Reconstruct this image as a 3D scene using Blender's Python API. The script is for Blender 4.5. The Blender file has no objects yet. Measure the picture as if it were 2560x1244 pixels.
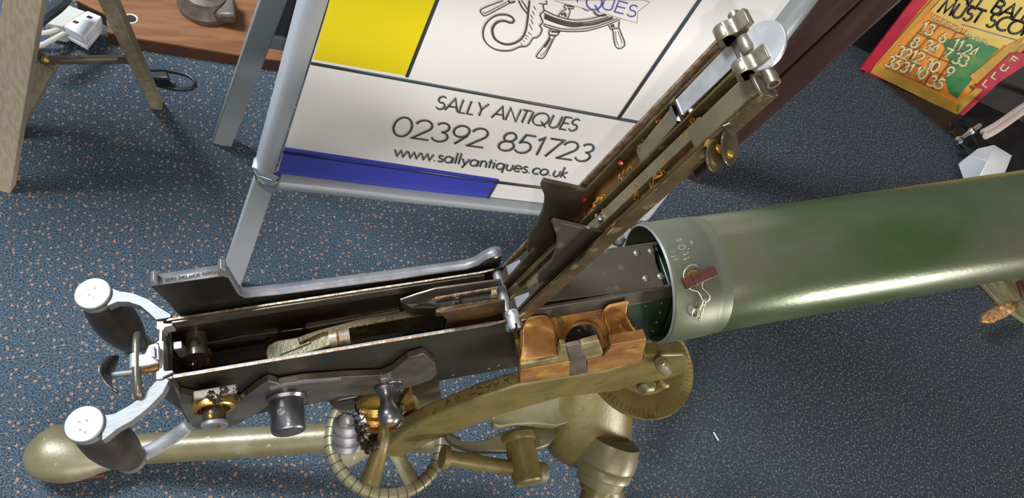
import bpy, bmesh, math, random
from mathutils import Vector as V, Matrix
random.seed(7)
# ---------------------------------------------------------------- camera frame
F, CX, CY = 1850.0, 1280.0, 622.0
dn = V((-.311, -.496, -.811)).normalized()
Zc = -dn
gc = V((4.3, .62, -1.0)).normalized()
Xc = (gc - gc.dot(Zc) * Zc).normalized()
Yc = Zc.cross(Xc)
R = Matrix((Xc, Yc, Zc))
C = V((0, 0, 1.15))
sc = bpy.context.scene
cam = bpy.data.objects.new('camera', bpy.data.cameras.new('camera'))
sc.collection.objects.link(cam)
cam.matrix_world = Matrix.Translation(C) @ R.to_4x4()
cam.data.sensor_width = 36; cam.data.lens = 36 * F / 2560; cam.data.clip_start = .01
sc.camera = cam
sc.view_settings.view_transform = 'Standard'; sc.view_settings.look = 'None'
sc.view_settings.gamma = 1; sc.view_settings.exposure = 0.0
sc.view_settings.use_curve_mapping = False
# ---------------------------------------------------------------- light
w = bpy.data.worlds.new('world'); sc.world = w; w.use_nodes = True
w.node_tree.nodes['Background'].inputs[0].default_value = (.80, .86, 1.0, 1)
w.node_tree.nodes['Background'].inputs[1].default_value = .22
def area(name, loc, target, sx, sy, power, col):
    l = bpy.data.lights.new(name, 'AREA'); l.shape = 'RECTANGLE'; l.size = sx; l.size_y = sy
    l.energy = power; l.color = col
    o = bpy.data.objects.new(name, l); sc.collection.objects.link(o); o.location = loc
    o.rotation_euler = (V(target) - V(loc)).to_track_quat('-Z', 'Y').to_euler()
    return o
area('shop_window_behind_viewer', (-.1, -2.3, 1.75), (.5, .4, .2), 2.2, 1.3, 56, (1.0, .965, .93))
area('ceiling_panel_far_left', (-1.35, 1.45, 2.5), (.1, .5, .3), .9, .7, 150, (.82, .91, 1.0))
area('glass_door_right', (2.25, -1.85, .30), (.55, .2, .6), .6, .5, 64, (1.0, .95, .88))
fl = bpy.data.lights.new('phone_flash', 'POINT'); fl.energy = 7.0; fl.color = (1.0, .86, .70); fl.shadow_soft_size = .003
fo = bpy.data.objects.new('phone_flash', fl); sc.collection.objects.link(fo)
fo.location = C + R @ V((.016, -.013, .004))
# ---------------------------------------------------------------- unprojection helpers
def ray(px, py): return R @ V(((px - CX) / F, (CY - py) / F, -1.0))
def onplane(px, py, p, nrm):
    r = ray(px, py); return C + r * ((p - C).dot(nrm) / r.dot(nrm))
def pz(px, py, z=0.0): return onplane(px, py, V((0, 0, z)), V((0, 0, 1)))
def pw(px, py, y): return onplane(px, py, V((0, y, 0)), V((0, 1, 0)))
O = C + ray(411, 872) * .60
gx = (R @ gc).normalized(); gz = -(R @ (dn - dn.dot(gc) * gc).normalized()); gy = gz.cross(gx)
G = Matrix((gx, gy, gz)); GT = G.transposed(); GC = G @ (C - O)
def gpl(px, py, p, nrm):
    r = G @ ray(px, py); p = V(p); nrm = V(nrm)
    return GC + r * ((p - GC).dot(nrm) / r.dot(nrm))
def gX(px, py, x): return gpl(px, py, (x, 0, 0), (1, 0, 0))
def gY(px, py, y): return gpl(px, py, (0, y, 0), (0, 1, 0))
def gZ(px, py, z): return gpl(px, py, (0, 0, z), (0, 0, 1))
# ---------------------------------------------------------------- materials
def mat(name, col, rough=.5, metal=0.0, col2=None, scale=30, mix=(.4, .6), bump=0, bscale=200,
        stretch=(1, 1, 1), col3=None, scale3=8, mix3=(.55, .7), coat=0, emit=None, detail=4, rvar=0):
    m = bpy.data.materials.new(name); m.use_nodes = True; nt = m.node_tree; N = nt.nodes; L = nt.links
    b = N['Principled BSDF']; b.inputs['Base Color'].default_value = (*col, 1)
    b.inputs['Roughness'].default_value = rough; b.inputs['Metallic'].default_value = metal
    if coat: b.inputs['Coat Weight'].default_value = coat; b.inputs['Coat Roughness'].default_value = .15
    tc = N.new('ShaderNodeTexCoord'); mp = N.new('ShaderNodeMapping'); mp.inputs['Scale'].default_value = stretch
    L.new(tc.outputs['Object'], mp.inputs[0])
    def noise(s, d=detail):
        n = N.new('ShaderNodeTexNoise'); n.inputs['Scale'].default_value = s; n.inputs['Detail'].default_value = d
        L.new(mp.outputs[0], n.inputs['Vector']); return n
    def ramp(n, lo, hi):
        r = N.new('ShaderNodeMapRange'); r.inputs[1].default_value = lo; r.inputs[2].default_value = hi
        L.new(n.outputs[0], r.inputs[0]); return r
    cur = None
    if col2:
        r = ramp(noise(scale), *mix); mx = N.new('ShaderNodeMix'); mx.data_type = 'RGBA'
        mx.inputs[6].default_value = (*col, 1); mx.inputs[7].default_value = (*col2, 1)
        L.new(r.outputs[0], mx.inputs[0]); cur = mx.outputs[2]
        if rvar:
            rr = N.new('ShaderNodeMapRange'); rr.inputs[3].default_value = rough; rr.inputs[4].default_value = rough + rvar
            L.new(r.outputs[0], rr.inputs[0]); L.new(rr.outputs[0], b.inputs['Roughness'])
    if col3:
        r = ramp(noise(scale3), *mix3); mx = N.new('ShaderNodeMix'); mx.data_type = 'RGBA'
        if cur: L.new(cur, mx.inputs[6])
        else: mx.inputs[6].default_value = (*col, 1)
        mx.inputs[7].default_value = (*col3, 1); L.new(r.outputs[0], mx.inputs[0]); cur = mx.outputs[2]
    if cur: L.new(cur, b.inputs['Base Color'])
    if bump:
        bn = noise(bscale, 3); bp_ = N.new('ShaderNodeBump'); bp_.inputs['Strength'].default_value = bump
        bp_.inputs['Distance'].default_value = .001
        L.new(bn.outputs[0], bp_.inputs['Height']); L.new(bp_.outputs[0], b.inputs['Normal'])
    return m
M = {}
M['blued'] = mat('blued_steel', (.085, .070, .050), .38, .5, (.052, .042, .028), 14, (.35, .65), .12, 500, col3=(.16, .13, .09), scale3=60, mix3=(.6, .75), rvar=.12)
M['black'] = mat('black_enamel', (.008, .008, .007), .34, .1, (.014, .014, .012), 40, bump=.1, bscale=300)
M['side'] = mat('dark_green_black_steel', (.016, .015, .012), .30, .4, (.055, .048, .032), 7, (.4, .7), .08, 500, col3=(.016, .030, .014), scale3=7, mix3=(.6, .8), rvar=.1)
M['inner'] = mat('oily_inner_steel', (.075, .056, .032), .30, .6, (.026, .020, .012), 18, (.35, .65), .15, 300)
M['steel'] = mat('worn_steel', (.20, .20, .205), .50, .5, (.16, .16, .15), 90, (.4, .7), .12, 600, stretch=(1, 6, 6))
M['bright'] = mat('bright_steel', (.48, .48, .50), .40, .6, (.38, .375, .38), 60, bump=.06, bscale=900)
M['midsteel'] = mat('grey_steel', (.16, .145, .115), .33, .6, (.095, .082, .06), 40, (.35, .65), .12, 500)
M['gunmetal'] = mat('dark_gunmetal', (.22, .22, .225), .30, .9, (.14, .14, .14), 30, bump=.15, bscale=500)
M['greyedge'] = mat('grey_edge', (.20, .20, .21), .45, .4, (.15, .15, .16), 60, bump=.2)  # lighter grey for the black bracket's upper edge and hooks
M['edge'] = mat('rusty_worn_edge', (.30, .25, .19), .45, .6, (.22, .12, .06), 160, (.42, .58), .3, 500)
M['copper'] = mat('bronze', (.38, .185, .055), .42, .4, (.24, .10, .03), 34, (.35, .62), .2, 260, col3=(.50, .30, .055), scale3=45, mix3=(.52, .7))
M['brass'] = mat('oily_brass', (.50, .32, .07), .34, .8, (.24, .11, .03), 60, (.4, .62), .3, 300)
M['olivebrass'] = mat('scraped_olive_brass', (.20, .17, .07), .42, .5, (.36, .31, .16), 60, (.4, .65), .3, 300, stretch=(1, .25, 1))
M['olive'] = mat('olive_drab_paint', (.125, .098, .026), .40, .15, (.18, .135, .042), 26, (.35, .65), .25, 300, col3=(.10, .075, .022), scale3=70, mix3=(.58, .7))
M['olivegrey'] = mat('greyed_olive_paint', (.22, .195, .12), .38, .2, (.165, .14, .07), 18, (.4, .6), .2, 300, col3=(.36, .33, .25), scale3=110, mix3=(.68, .74))
M['oliverust'] = mat('rusty_olive_paint', (.17, .11, .035), .5, .2, (.21, .155, .045), 30, (.4, .6), .3, 300, col3=(.10, .07, .03), scale3=60)
M['jacket'] = mat('worn_green_paint', (.042, .072, .022), .28, .35, (.10, .098, .058), 7, (.42, .62), .1, 400, stretch=(.5, 1, 1), col3=(.09, .105, .055), scale3=15, mix3=(.5, .66), rvar=-.04)
M['collar'] = mat('grey_green_collar', (.105, .108, .075), .44, .4, (.09, .105, .06), 14, (.4, .6), .08, 400)
M['darkgreen'] = mat('glossy_dark_green', (.006, .014, .006), .30, .2, (.011, .026, .009), 30)
M['grip'] = mat('worn_black_grip', (.028, .021, .016), .40, .1, (.06, .046, .035), 30, (.45, .7), .5, 130)
M['redbrown'] = mat('red_brown_plug', (.055, .015, .010), .4, .1, (.08, .028, .018), 60, bump=.2)
M['wire'] = mat('tarnished_wire', (.62, .55, .36), .35, .9)
M['oldsteel'] = mat('oil_browned_steel', (.12, .088, .042), .30, .5, (.06, .04, .016), 30, (.35, .65), .3, 300, stretch=(1, 3, 1), col3=(.26, .21, .12), scale3=70, mix3=(.6, .72))
M['brownoil'] = mat('brown_oil_film', (.05, .024, .006), .16, .1, (.12, .05, .01), 50, (.45, .65), .3, 120, coat=.6)
M['paleband'] = mat('olive_steel_band', (.20, .17, .10), .34, .5, (.13, .105, .06), 30, (.35, .65), .3, 300)
M['catch'] = mat('oiled_catch_steel', (.24, .215, .16), .33, .7, (.17, .14, .09), 60, (.4, .6), .2, 300)
M['brownsteel'] = mat('brown_oiled_steel', (.12, .065, .03), .32, .5, (.06, .032, .016), 30, (.4, .6), .15, 300)
M['grease'] = mat('amber_grease', (.20, .075, .012), .08, 0, (.36, .15, .025), 60, bump=.5, bscale=150, coat=1)
M['darkgrease'] = mat('black_grease', (.016, .011, .006), .30, .1, (.05, .03, .012), 60, bump=.3, bscale=150, coat=.35)
M['engrave'] = mat('engraved_light', (.26, .26, .22), .5, .3)
M['engravedark'] = mat('engraved_dark', (.045, .028, .010), .7)
M['alu'] = mat('satin_aluminium', (.47, .50, .52), .42, .35, (.44, .47, .49), 8, bump=.03, bscale=500)
M['alushade'] = mat('shaded_aluminium', (.27, .30, .31), .5, .3)  # darker copy of the aluminium, shade put into its colour
M['chrome'] = mat('chrome_corner', (.75, .76, .78), .13, 1)
M['poster'] = mat('poster_paper', (.86, .84, .82), .34, 0, (.84, .82, .795), 5, coat=.15)
M['yellow'] = mat('poster_yellow', (.77, .63, .008), .36, 0, coat=.15)
M['blue'] = mat('poster_blue', (.05, .065, .46), .28, 0, (.055, .075, .50), 5, coat=.3)
M['ink'] = mat('poster_grey_ink', (.055, .07, .075), .5)
M['inkblue'] = mat('poster_dark_blue_line', (.02, .022, .16), .4)
M['inkbrown'] = mat('poster_brown_ink', (.10, .065, .05), .5, 0, (.06, .05, .05), 30)
M['inkviolet'] = mat('poster_violet_ink', (.11, .12, .42), .5)
M['palewood'] = mat('pale_wood', (.43, .355, .26), .55, 0, (.35, .285, .20), 40, (.4, .6), .2, 200, stretch=(6, 6, .6))
M['darkpalewood'] = mat('aged_wood', (.27, .225, .14), .5, 0, (.20, .16, .09), 30, bump=.15, stretch=(5, 5, .6))
M['board'] = mat('varnished_brown_wood', (.27, .115, .045), .45, 0, (.17, .068, .025), 9, (.35, .65), .15, 100, stretch=(1, 7, 1))
M['boardedge'] = mat('dark_wood_edge', (.06, .022, .010), .5)
M['post'] = mat('dark_mahogany', (.034, .013, .010), .38, 0, (.050, .026, .020), 10, stretch=(4, 4, .4), bump=.1, coat=.2)
M['whiteplastic'] = mat('white_plastic', (.80, .81, .83), .4, 0)
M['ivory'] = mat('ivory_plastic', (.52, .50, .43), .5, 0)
M['slate'] = mat('dark_slate_cable', (.045, .055, .065), .5, 0)
M['blackplastic'] = mat('black_plastic', (.012, .012, .014), .35, 0)
M['dull'] = mat('brown_grey_metal', (.15, .115, .09), .5, .4, (.10, .075, .06), 40, bump=.3)
M['red'] = mat('red_paint', (.42, .012, .03), .35, 0, (.30, .01, .03), 20, coat=.2)
M['orange'] = mat('orange_paint', (.64, .26, .02), .4, 0, (.56, .17, .02), 9, (.4, .6), coat=.2)
M['gold'] = mat('mustard_paint', (.48, .27, .035), .45, 0, (.36, .19, .025), 14, (.4, .62))
M['paleyellow'] = mat('pale_yellow_paper', (.58, .42, .08), .5, 0, (.52, .35, .06), 9)
M['green'] = mat('green_paint', (.018, .15, .045), .4, 0, (.10, .20, .03), 26, (.5, .7))
M['cream'] = mat('cream_paint', (.52, .45, .24), .5)
M['orangeline'] = mat('brown_line', (.16, .09, .04), .5)
M['cabinet'] = mat('black_cabinet', (.010, .009, .010), .45, 0, (.018, .014, .013), 12)
M['beige'] = mat('beige_strap', (.60, .47, .39), .6)
M['ceramic'] = mat('white_ceramic', (.70, .70, .72), .35, 0, coat=.3)
M['goldfoil'] = mat('gold_foil', (.85, .52, .22), .3, .6, (.50, .24, .08), 120, (.4, .6), 1.0, 160)
g = bpy.data.materials.new('clear_glass'); g.use_nodes = True
gb = g.node_tree.nodes['Principled BSDF']; gb.inputs['Transmission Weight'].default_value = 1
gb.inputs['Roughness'].default_value = .04; gb.inputs['Base Color'].default_value = (.80, .88, .86, 1); gb.inputs['IOR'].default_value = 1.3
M['glass'] = g
# carpet
cm = bpy.data.materials.new('blue_flecked_carpet'); cm.use_nodes = True
nt = cm.node_tree; N = nt.nodes; L = nt.links; b = N['Principled BSDF']; b.inputs['Roughness'].default_value = .95
b.inputs['Specular IOR Level'].default_value = .1
tc = N.new('ShaderNodeTexCoord')
def nz_(s, d=2, src=None):
    n = N.new('ShaderNodeTexNoise'); n.inputs['Scale'].default_value = s; n.inputs['Detail'].default_value = d
    L.new(src or tc.outputs['Object'], n.inputs['Vector']); return n
def mr(src, a, b_, c=0, d=1):
    r = N.new('ShaderNodeMapRange'); r.inputs[1].default_value = a; r.inputs[2].default_value = b_
    r.inputs[3].default_value = c; r.inputs[4].default_value = d; L.new(src, r.inputs[0]); return r.outputs[0]
def mixc(f, a, b_):
    m = N.new('ShaderNodeMix'); m.data_type = 'RGBA'
    for i, v in ((0, f), (6, a), (7, b_)):
        if isinstance(v, tuple): m.inputs[i].default_value = v
        else: L.new(v, m.inputs[i])
    return m.outputs[2]
def mul(a, b_):
    m = N.new('ShaderNodeMath'); m.operation = 'MULTIPLY'
    for i, v in enumerate((a, b_)):
        if isinstance(v, float): m.inputs[i].default_value = v
        else: L.new(v, m.inputs[i])
    return m.outputs[0]
p1 = mr(nz_(420, 3).outputs[0], .36, .64)
base = mixc(p1, (.009, .016, .025, 1), (.105, .140, .170, 1))
base = mixc(mr(nz_(1000, 1).outputs[0], .5, .8, 0, .5), base, (.16, .21, .27, 1))
# warp the fleck cells so that flecks are ragged pairs of tufts
wn = nz_(260, 1); wv = N.new('ShaderNodeVectorMath'); wv.operation = 'MULTIPLY_ADD'
L.new(wn.outputs['Color'], wv.inputs[0]); wv.inputs[1].default_value = (.005, .005, 0); L.new(tc.outputs['Object'], wv.inputs[2])
vo = N.new('ShaderNodeTexVoronoi'); vo.voronoi_dimensions = '2D'; vo.inputs['Scale'].default_value = 88; L.new(wv.outputs[0], vo.inputs['Vector'])
spot = mr(vo.outputs['Distance'], .12, .20, 1, 0)
sep = N.new('ShaderNodeSeparateColor'); L.new(vo.outputs['Color'], sep.inputs[0])
keep = mr(sep.outputs[0], .30, .34)
flc = mixc(sep.outputs[1], (.40, .20, .11, 1), (.34, .22, .17, 1))
sx = N.new('ShaderNodeSeparateXYZ'); L.new(tc.outputs['Object'], sx.inputs[0])
fade = mr(sx.outputs[0], .7, 1.35, .95, .12)
col = mixc(mul(mul(spot, keep), fade), base, flc)
# greyer, finer carpet towards the right
gn = mr(nz_(230, 4).outputs[0], .53, .70)
grey = mixc(gn, (.034, .038, .045, 1), (.25, .245, .225, 1))
col = mixc(mr(sx.outputs[0], .45, 1.1, 0, .85), col, grey)
L.new(col, b.inputs['Base Color'])
bp_ = N.new('ShaderNodeBump'); bp_.inputs['Strength'].default_value = .8; bp_.inputs['Distance'].default_value = .003
L.new(nz_(500, 2).outputs[0], bp_.inputs['Height']); L.new(bp_.outputs[0], b.inputs['Normal'])
M['carpet'] = cm
# ---------------------------------------------------------------- mesh builder
class MB:
    def __init__(s): s.v = []; s.f = []
    def add(s, vs, fs):
        k = len(s.v); s.v += [V(p) for p in vs]; s.f += [[i + k for i in f] for f in fs]; return s
    def face(s, pts): return s.add(pts, [list(range(len(pts)))])
    def prism(s, pts, vec):
        pts = [V(p) for p in pts]; n = len(pts); vec = V(vec)
        return s.add(pts + [p + vec for p in pts], [list(range(n))[::-1], list(range(n, 2 * n))] +
                     [[i, (i + 1) % n, n + (i + 1) % n, n + i] for i in range(n)])
    def box(s, lo, hi):
        a, b, c = lo; d, e, f = hi
        return s.prism([(a, b, c), (d, b, c), (d, e, c), (a, e, c)], (0, 0, f - c))
    def obox(s, c, x, y, z):
        c, x, y, z = V(c), V(x), V(y), V(z)
        return s.prism([c - x - y - z, c + x - y - z, c + x + y - z, c - x + y - z], 2 * z)
    def loft(s, rows, closed=False):
        n = len(rows[0]); vs = [p for r in rows for p in r]; fs = []
        for i in range(len(rows) - 1):
            for j in range(n if closed else n - 1):
                k = (j + 1) % n; fs.append([i * n + j, i * n + k, (i + 1) * n + k, (i + 1) * n + j])
        return s.add(vs, fs)
    def tube(s, pts, r, seg=14, caps=True, flat=1.0, upv=None):
        pts = [V(p) for p in pts]; n = len(pts); rs = r if isinstance(r, (list, tuple)) else [r] * n
        rows = []; prev = None
        for i, p in enumerate(pts):
            t = (pts[min(i + 1, n - 1)] - pts[max(i - 1, 0)]).normalized()
            if prev is None:
                a = V(upv) if upv else (V((0, 0, 1)) if abs(t.z) < .9 else V((0, 1, 0)))
            else: a = prev
            u = (a - a.dot(t) * t).normalized(); prev = u; w_ = t.cross(u)
            rows.append([p + u * (math.cos(q) * rs[i] * flat) + w_ * (math.sin(q) * rs[i])
                         for q in [2 * math.pi * k / seg for k in range(seg)]])
        s.loft(rows, True); k = len(s.v) - n * seg
        if caps: s.f += [list(range(k, k + seg))[::-1], list(range(k + (n - 1) * seg, k + n * seg))]
        return s
    def lathe(s, o, ax, prof, seg=32, caps=True, arc=None):
        o = V(o); ax = V(ax).normalized(); a = V((0, 0, 1)) if abs(ax.z) < .9 else V((1, 0, 0))
        u = (a - a.dot(ax) * ax).normalized(); w_ = ax.cross(u)
        rows = [[o + ax * t + u * (math.cos(q) * r) + w_ * (math.sin(q) * r)
                 for q in [2 * math.pi * k / seg for k in range(seg)]] for t, r in prof]
        s.loft(rows, True); k = len(s.v) - len(prof) * seg
        if caps: s.f += [list(range(k, k + seg))[::-1], list(range(k + (len(prof) - 1) * seg, k + len(prof) * seg))]
        return s
    def blob(s, c, r, k=1.0, sq=(1, 1, 1), seg=8):
        c = V(c); rows = []
        ph = random.random() * 9
        for i in range(1, seg):
            a = math.pi * i / seg
            rows.append([c + V((math.sin(a) * math.cos(q) * sq[0], math.sin(a) * math.sin(q) * sq[1], math.cos(a) * sq[2])) *
                         (r * (1 + .25 * k * math.sin(3 * q + ph + a * 4))) for q in [2 * math.pi * j / 10 for j in range(10)]])
        s.loft(rows, True); kk = len(s.v) - 10 * (seg - 1)
        s.f += [list(range(kk, kk + 10))[::-1], list(range(kk + 10 * (seg - 2), kk + 10 * (seg - 1)))]
        return s
def smoothpath(pts, n=6):
    pts = [V(p) for p in pts]; out = []
    for i in range(len(pts) - 1):
        p0 = pts[max(i - 1, 0)]; p1_, p2 = pts[i], pts[i + 1]; p3 = pts[min(i + 2, len(pts) - 1)]
        for k in range(n):
            t = k / n
            out.append(.5 * ((2 * p1_) + (p2 - p0) * t + (2 * p0 - 5 * p1_ + 4 * p2 - p3) * t * t + (3 * p1_ - p0 - 3 * p2 + p3) * t ** 3))
    return out + [pts[-1]]
BASE = {}
def tag(o, label=None, cat=None, group=None, kind=None):
    for k, v in (('label', label), ('category', cat), ('group', group), ('kind', kind)):
        if v: o[k] = v
def thing(name, label, cat, loc=None, group=None, mw=None):
    o = bpy.data.objects.new(name, None); o.empty_display_size = .05; sc.collection.objects.link(o)
    if mw is not None: o.matrix_world = mw; BASE[o.name] = V((0, 0, 0))
    else: o.location = loc; BASE[o.name] = V(loc)
    tag(o, label, cat, group); return o
def mk(name, mb, m, parent=None, bevel=0, solid=0, angle=35, label=None, kind=None, weld=False):
    base = BASE.get(parent.name, V((0, 0, 0))) if parent else V((0, 0, 0))
    me = bpy.data.meshes.new(name); me.from_pydata([tuple(p - base) for p in mb.v], [], mb.f); me.materials.append(M[m] if isinstance(m, str) else m)
    bm = bmesh.new(); bm.from_mesh(me)
    if weld: bmesh.ops.remove_doubles(bm, verts=bm.verts, dist=1e-5)
    bmesh.ops.recalc_face_normals(bm, faces=bm.faces)
    for f in bm.faces: f.smooth = True
    for e in bm.edges:
        if len(e.link_faces) == 2: e.smooth = e.calc_face_angle(0) < math.radians(angle)
    bm.to_mesh(me); bm.free()
    o = bpy.data.objects.new(name, me); sc.collection.objects.link(o)
    if parent: o.parent = parent
    BASE[o.name] = base
    if solid:
        s = o.modifiers.new('s', 'SOLIDIFY'); s.thickness = solid; s.offset = 0
    if bevel:
        bv = o.modifiers.new('b', 'BEVEL'); bv.width = bevel; bv.segments = 2; bv.limit_method = 'ANGLE'; bv.angle_limit = .6
        bv.harden_normals = False
    if label: o['label'] = label
    if kind: o['kind'] = kind
    return o
# ---------------------------------------------------------------- stroke lettering
def arc(cx, cy, rx, ry, a0, a1, n=14):
    return [(cx + rx * math.cos(math.radians(a0 + (a1 - a0) * i / n)), cy + ry * math.sin(math.radians(a0 + (a1 - a0) * i / n))) for i in range(n + 1)]
GL = {
 '0': (.72, [arc(.33, .5, .30, .5, 0, 360, 28)]),
 '1': (.42, [[(.05, .80), (.24, 1), (.24, 0)]]),
 '2': (.66, [arc(.30, .71, .27, .29, 170, -38) + [(.02, 0), (.60, 0)]]),
 '3': (.64, [arc(.28, .76, .22, .24, 155, -90), arc(.28, .26, .27, .26, 90, -160)]),
 '4': (.68, [[(.48, 0), (.48, 1), (.02, .26), (.62, .26)]]),
 '5': (.64, [[(.54, 1), (.18, 1), (.08, .56)] + arc(.26, .31, .29, .31, 115, -150)]),
 '6': (.66, [[(.42, 1), (.10, .50)] + arc(.31, .30, .27, .30, 150, 510, 24)]),
 '7': (.58, [[(.02, 1), (.54, 1), (.14, 0)]]),
 '8': (.64, [arc(.30, .76, .21, .24, 0, 360, 22), arc(.30, .27, .27, .27, 0, 360, 22)]),
 '9': (.66, [[(.22, 0), (.55, .50)] + arc(.31, .70, .27, .30, -30, 330, 24)]),
 'S': (.60, [arc(.28, .74, .21, .25, 40, 250, 12) + arc(.28, .27, .24, .27, 75, -150, 12)]),
 'A': (.78, [[(.0, 0), (.37, 1), (.74, 0)], [(.13, .34), (.61, .34)]]),
 'L': (.48, [[(.06, 1), (.06, 0), (.42, 0)]]),
 'Y': (.66, [[(.02, 1), (.32, .5), (.62, 1)], [(.32, .5), (.32, 0)]]),
 'N': (.84, [[(.08, 0), (.08, 1), (.72, 0), (.72, 1)]]),
 'T': (.56, [[(.0, 1), (.54, 1)], [(.27, 1), (.27, 0)]]),
 'I': (.24, [[(.10, 0), (.10, 1)]]),
 'Q': (1.08, [arc(.5, .5, .48, .5, 0, 360, 30), [(.58, .34), (.98, -.06)]]),
 'O': (1.0, [arc(.47, .5, .45, .5, 0, 360, 30)]),
 'U': (.74, [[(.06, 1), (.06, .30)] + arc(.34, .28, .28, .28, 180, 360) + [(.62, 1)]]),
 'E': (.56, [[(.50, 1), (.07, 1), (.07, 0), (.50, 0)], [(.07, .52), (.47, .52)]]),
 'F': (.54, [[(.50, 1), (.07, 1), (.07, 0)], [(.07, .52), (.45, .52)]]),
 'B': (.62, [[(.07, 0), (.07, 1), (.28, 1)] + arc(.28, .77, .21, .23, 90, -90) + [(.07, .54)], [(.28, .54)] + arc(.28, .27, .26, .27, 90, -90) + [(.07, 0)]]),
 'M': (.92, [[(.02, 0), (.16, 1), (.44, .15), (.72, 1), (.86, 0)]]),
 'C': (.80, [arc(.5, .5, .46, .5, 50, 310, 20)]),
 'R': (.62, [[(.07, 0), (.07, 1), (.28, 1)] + arc(.28, .76, .22, .24, 90, -90) + [(.07, .52)], [(.26, .52), (.54, 0)]]),
 'W': (1.1, [[(.02, 1), (.28, 0), (.52, .95), (.76, 0), (1.02, 1)]]),
 'G': (.95, [arc(.48, .5, .45, .5, 45, 360, 22) + [(.55, .5)]]),
 'K': (.64, [[(.07, 0), (.07, 1)], [(.56, 1), (.10, .5), (.60, 0)]]),
 'V': (.66, [[(.02, 1), (.32, 0), (.62, 1)]]), 'D': (.8, [[(.07, 0), (.07, 1), (.25, 1)] + arc(.25, .5, .45, .5, 90, -90) + [(.07, 0)]]),
 'H': (.7, [[(.07, 0), (.07, 1)], [(.6, 0), (.6, 1)], [(.07, .5), (.6, .5)]]),
 'w': (.86, [[(.02, .58), (.22, 0), (.42, .56), (.62, 0), (.82, .58)]]),
 '.': (.28, [[(.10, .0), (.10, .07)]]), ' ': (.42, []), '-': (.4, [[(.05, .5), (.3, .5)]]), '^': (.5, [[(.0, .3), (.2, .8), (.4, .3)]]),
 's': (.42, [arc(.20, .44, .14, .14, 40, 250, 8) + arc(.20, .15, .16, .15, 75, -150, 8)]),
 'a': (.68, [arc(.29, .29, .25, .29, 0, 360, 20), [(.55, .58), (.55, 0)]]),
 'l': (.24, [[(.09, 0), (.09, 1.02)]]),
 'y': (.56, [[(.02, .58), (.26, .04)], [(.50, .58), (.14, -.30)]]),
 'n': (.56, [[(.07, 0), (.07, .58)], [(.07, .34)] + arc(.26, .36, .19, .22, 180, 0) + [(.45, 0)]]),
 't': (.32, [[(.13, .82), (.13, 0)], [(.0, .56), (.27, .56)]]),
 'i': (.24, [[(.09, 0), (.09, .58)], [(.09, .76), (.09, .82)]]),
 'q': (.68, [arc(.29, .29, .25, .29, 0, 360, 20), [(.55, .58), (.55, -.30)]]),
 'u': (.56, [[(.07, .58), (.07, .24)] + arc(.26, .22, .19, .22, 180, 360) + [(.45, .58)]]),
 'e': (.62, [[(.05, .30), (.53, .30)] + arc(.29, .29, .25, .29, 5, 320, 18)]),
 'c': (.54, [arc(.31, .29, .26, .29, 50, 310, 16)]),
 'o': (.66, [arc(.31, .29, .27, .29, 0, 360, 20)]),
 'k': (.50, [[(.07, 0), (.07, 1.02)], [(.42, .58), (.09, .28), (.46, 0)]]),
}
def ribbon(mb, pts, wd, fn):
    """flat strip following 2-D points, mapped to space by fn"""
    P = [V((p[0], p[1], 0)) for p in pts]; n = len(P)
    if n < 2: return
    clo = n > 4 and (P[0] - P[-1]).length < 1e-6; Lr = []
    for i, p in enumerate(P):
        a = P[i - 1] if i > 0 else (P[-2] if clo else None); c = P[i + 1] if i < n - 1 else (P[1] if clo else None)
        d1 = (p - a).normalized() if a is not None else None; d2 = (c - p).normalized() if c is not None else None
        if d1 is None: d1 = d2
        if d2 is None: d2 = d1
        n1 = V((-d1.y, d1.x, 0)); n2 = V((-d2.y, d2.x, 0)); m_ = n1 + n2
        m_ = m_ / max(m_.length, 1e-6); k = wd[i] if isinstance(wd, list) else wd
        m_ *= (k / 2) / max(.45, m_.dot(n1))
        Lr.append((fn(p.x + m_.x, p.y + m_.y), fn(p.x - m_.x, p.y - m_.y)))
    mb.loft(Lr)
def text(mb, s, P0, P1, Ptop, wd, lift, fn3):
    """P0,P1,Ptop: 2-D plane coordinates of baseline start, end and a cap-height point above the start"""
    W = sum(GL[c][0] for c in s); ex = (V(P1) - V(P0)) / W; ey = V(Ptop) - V(P0); x = 0
    asp = ex.length / ey.length
    for c in s:
        a, st = GL[c]
        for q in st:
            # ribbon is laid out in cap-height units so the pen keeps one width
            ribbon(mb, [((x + u) * asp, v) for u, v in q], wd,
                   lambda u, v: fn3(P0[0] + ex.x * u / asp + ey.x * v, P0[1] + ex.y * u / asp + ey.y * v, lift))
        x += a
# ================================================================ FLOOR
fm = MB(); fm.add([(-3, -2.5, 0), (6, -2.5, 0), (6, 6, 0), (-3, 6, 0)], [[0, 1, 2, 3]])
fl_ = mk('floor', fm, 'carpet'); tag(fl_, 'dark blue carpet with small orange pink flecks', None, None, 'structure')
# ================================================================ A-BOARD SIGN
Aw = R @ V((.949, -.111, -.296)); Aw.z = 0; Aw.normalize(); back = V((0, 0, 1)).cross(Aw)
th = math.radians(8); Ub = V((0, 0, 1)) * math.cos(th) + back * math.sin(th); Nb = Aw.cross(Ub)   # Nb faces the viewer
cb = pz(661, 440, .28)
def b2(px, py, h=0.0):
    P = onplane(px, py, cb + Nb * h, Nb) - cb; return (P.dot(Aw), P.dot(Ub))
def b3(s, t, h=0.0): return cb + Aw * s + Ub * t + Nb * h
def bpx(px, py, h=0.0): return onplane(px, py, cb + Nb * h, Nb)
board = thing('sandwich_board', 'aluminium framed A-board sign with white, yellow and blue printed poster reading Sally Antiques', 'sign', (cb.x, cb.y, 0))
def ext(a, b_, t):   # extend plane line a->b to height t
    k = (t - a[1]) / (b_[1] - a[1]); return (a[0] + (b_[0] - a[0]) * k, t)
TT = .74
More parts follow.
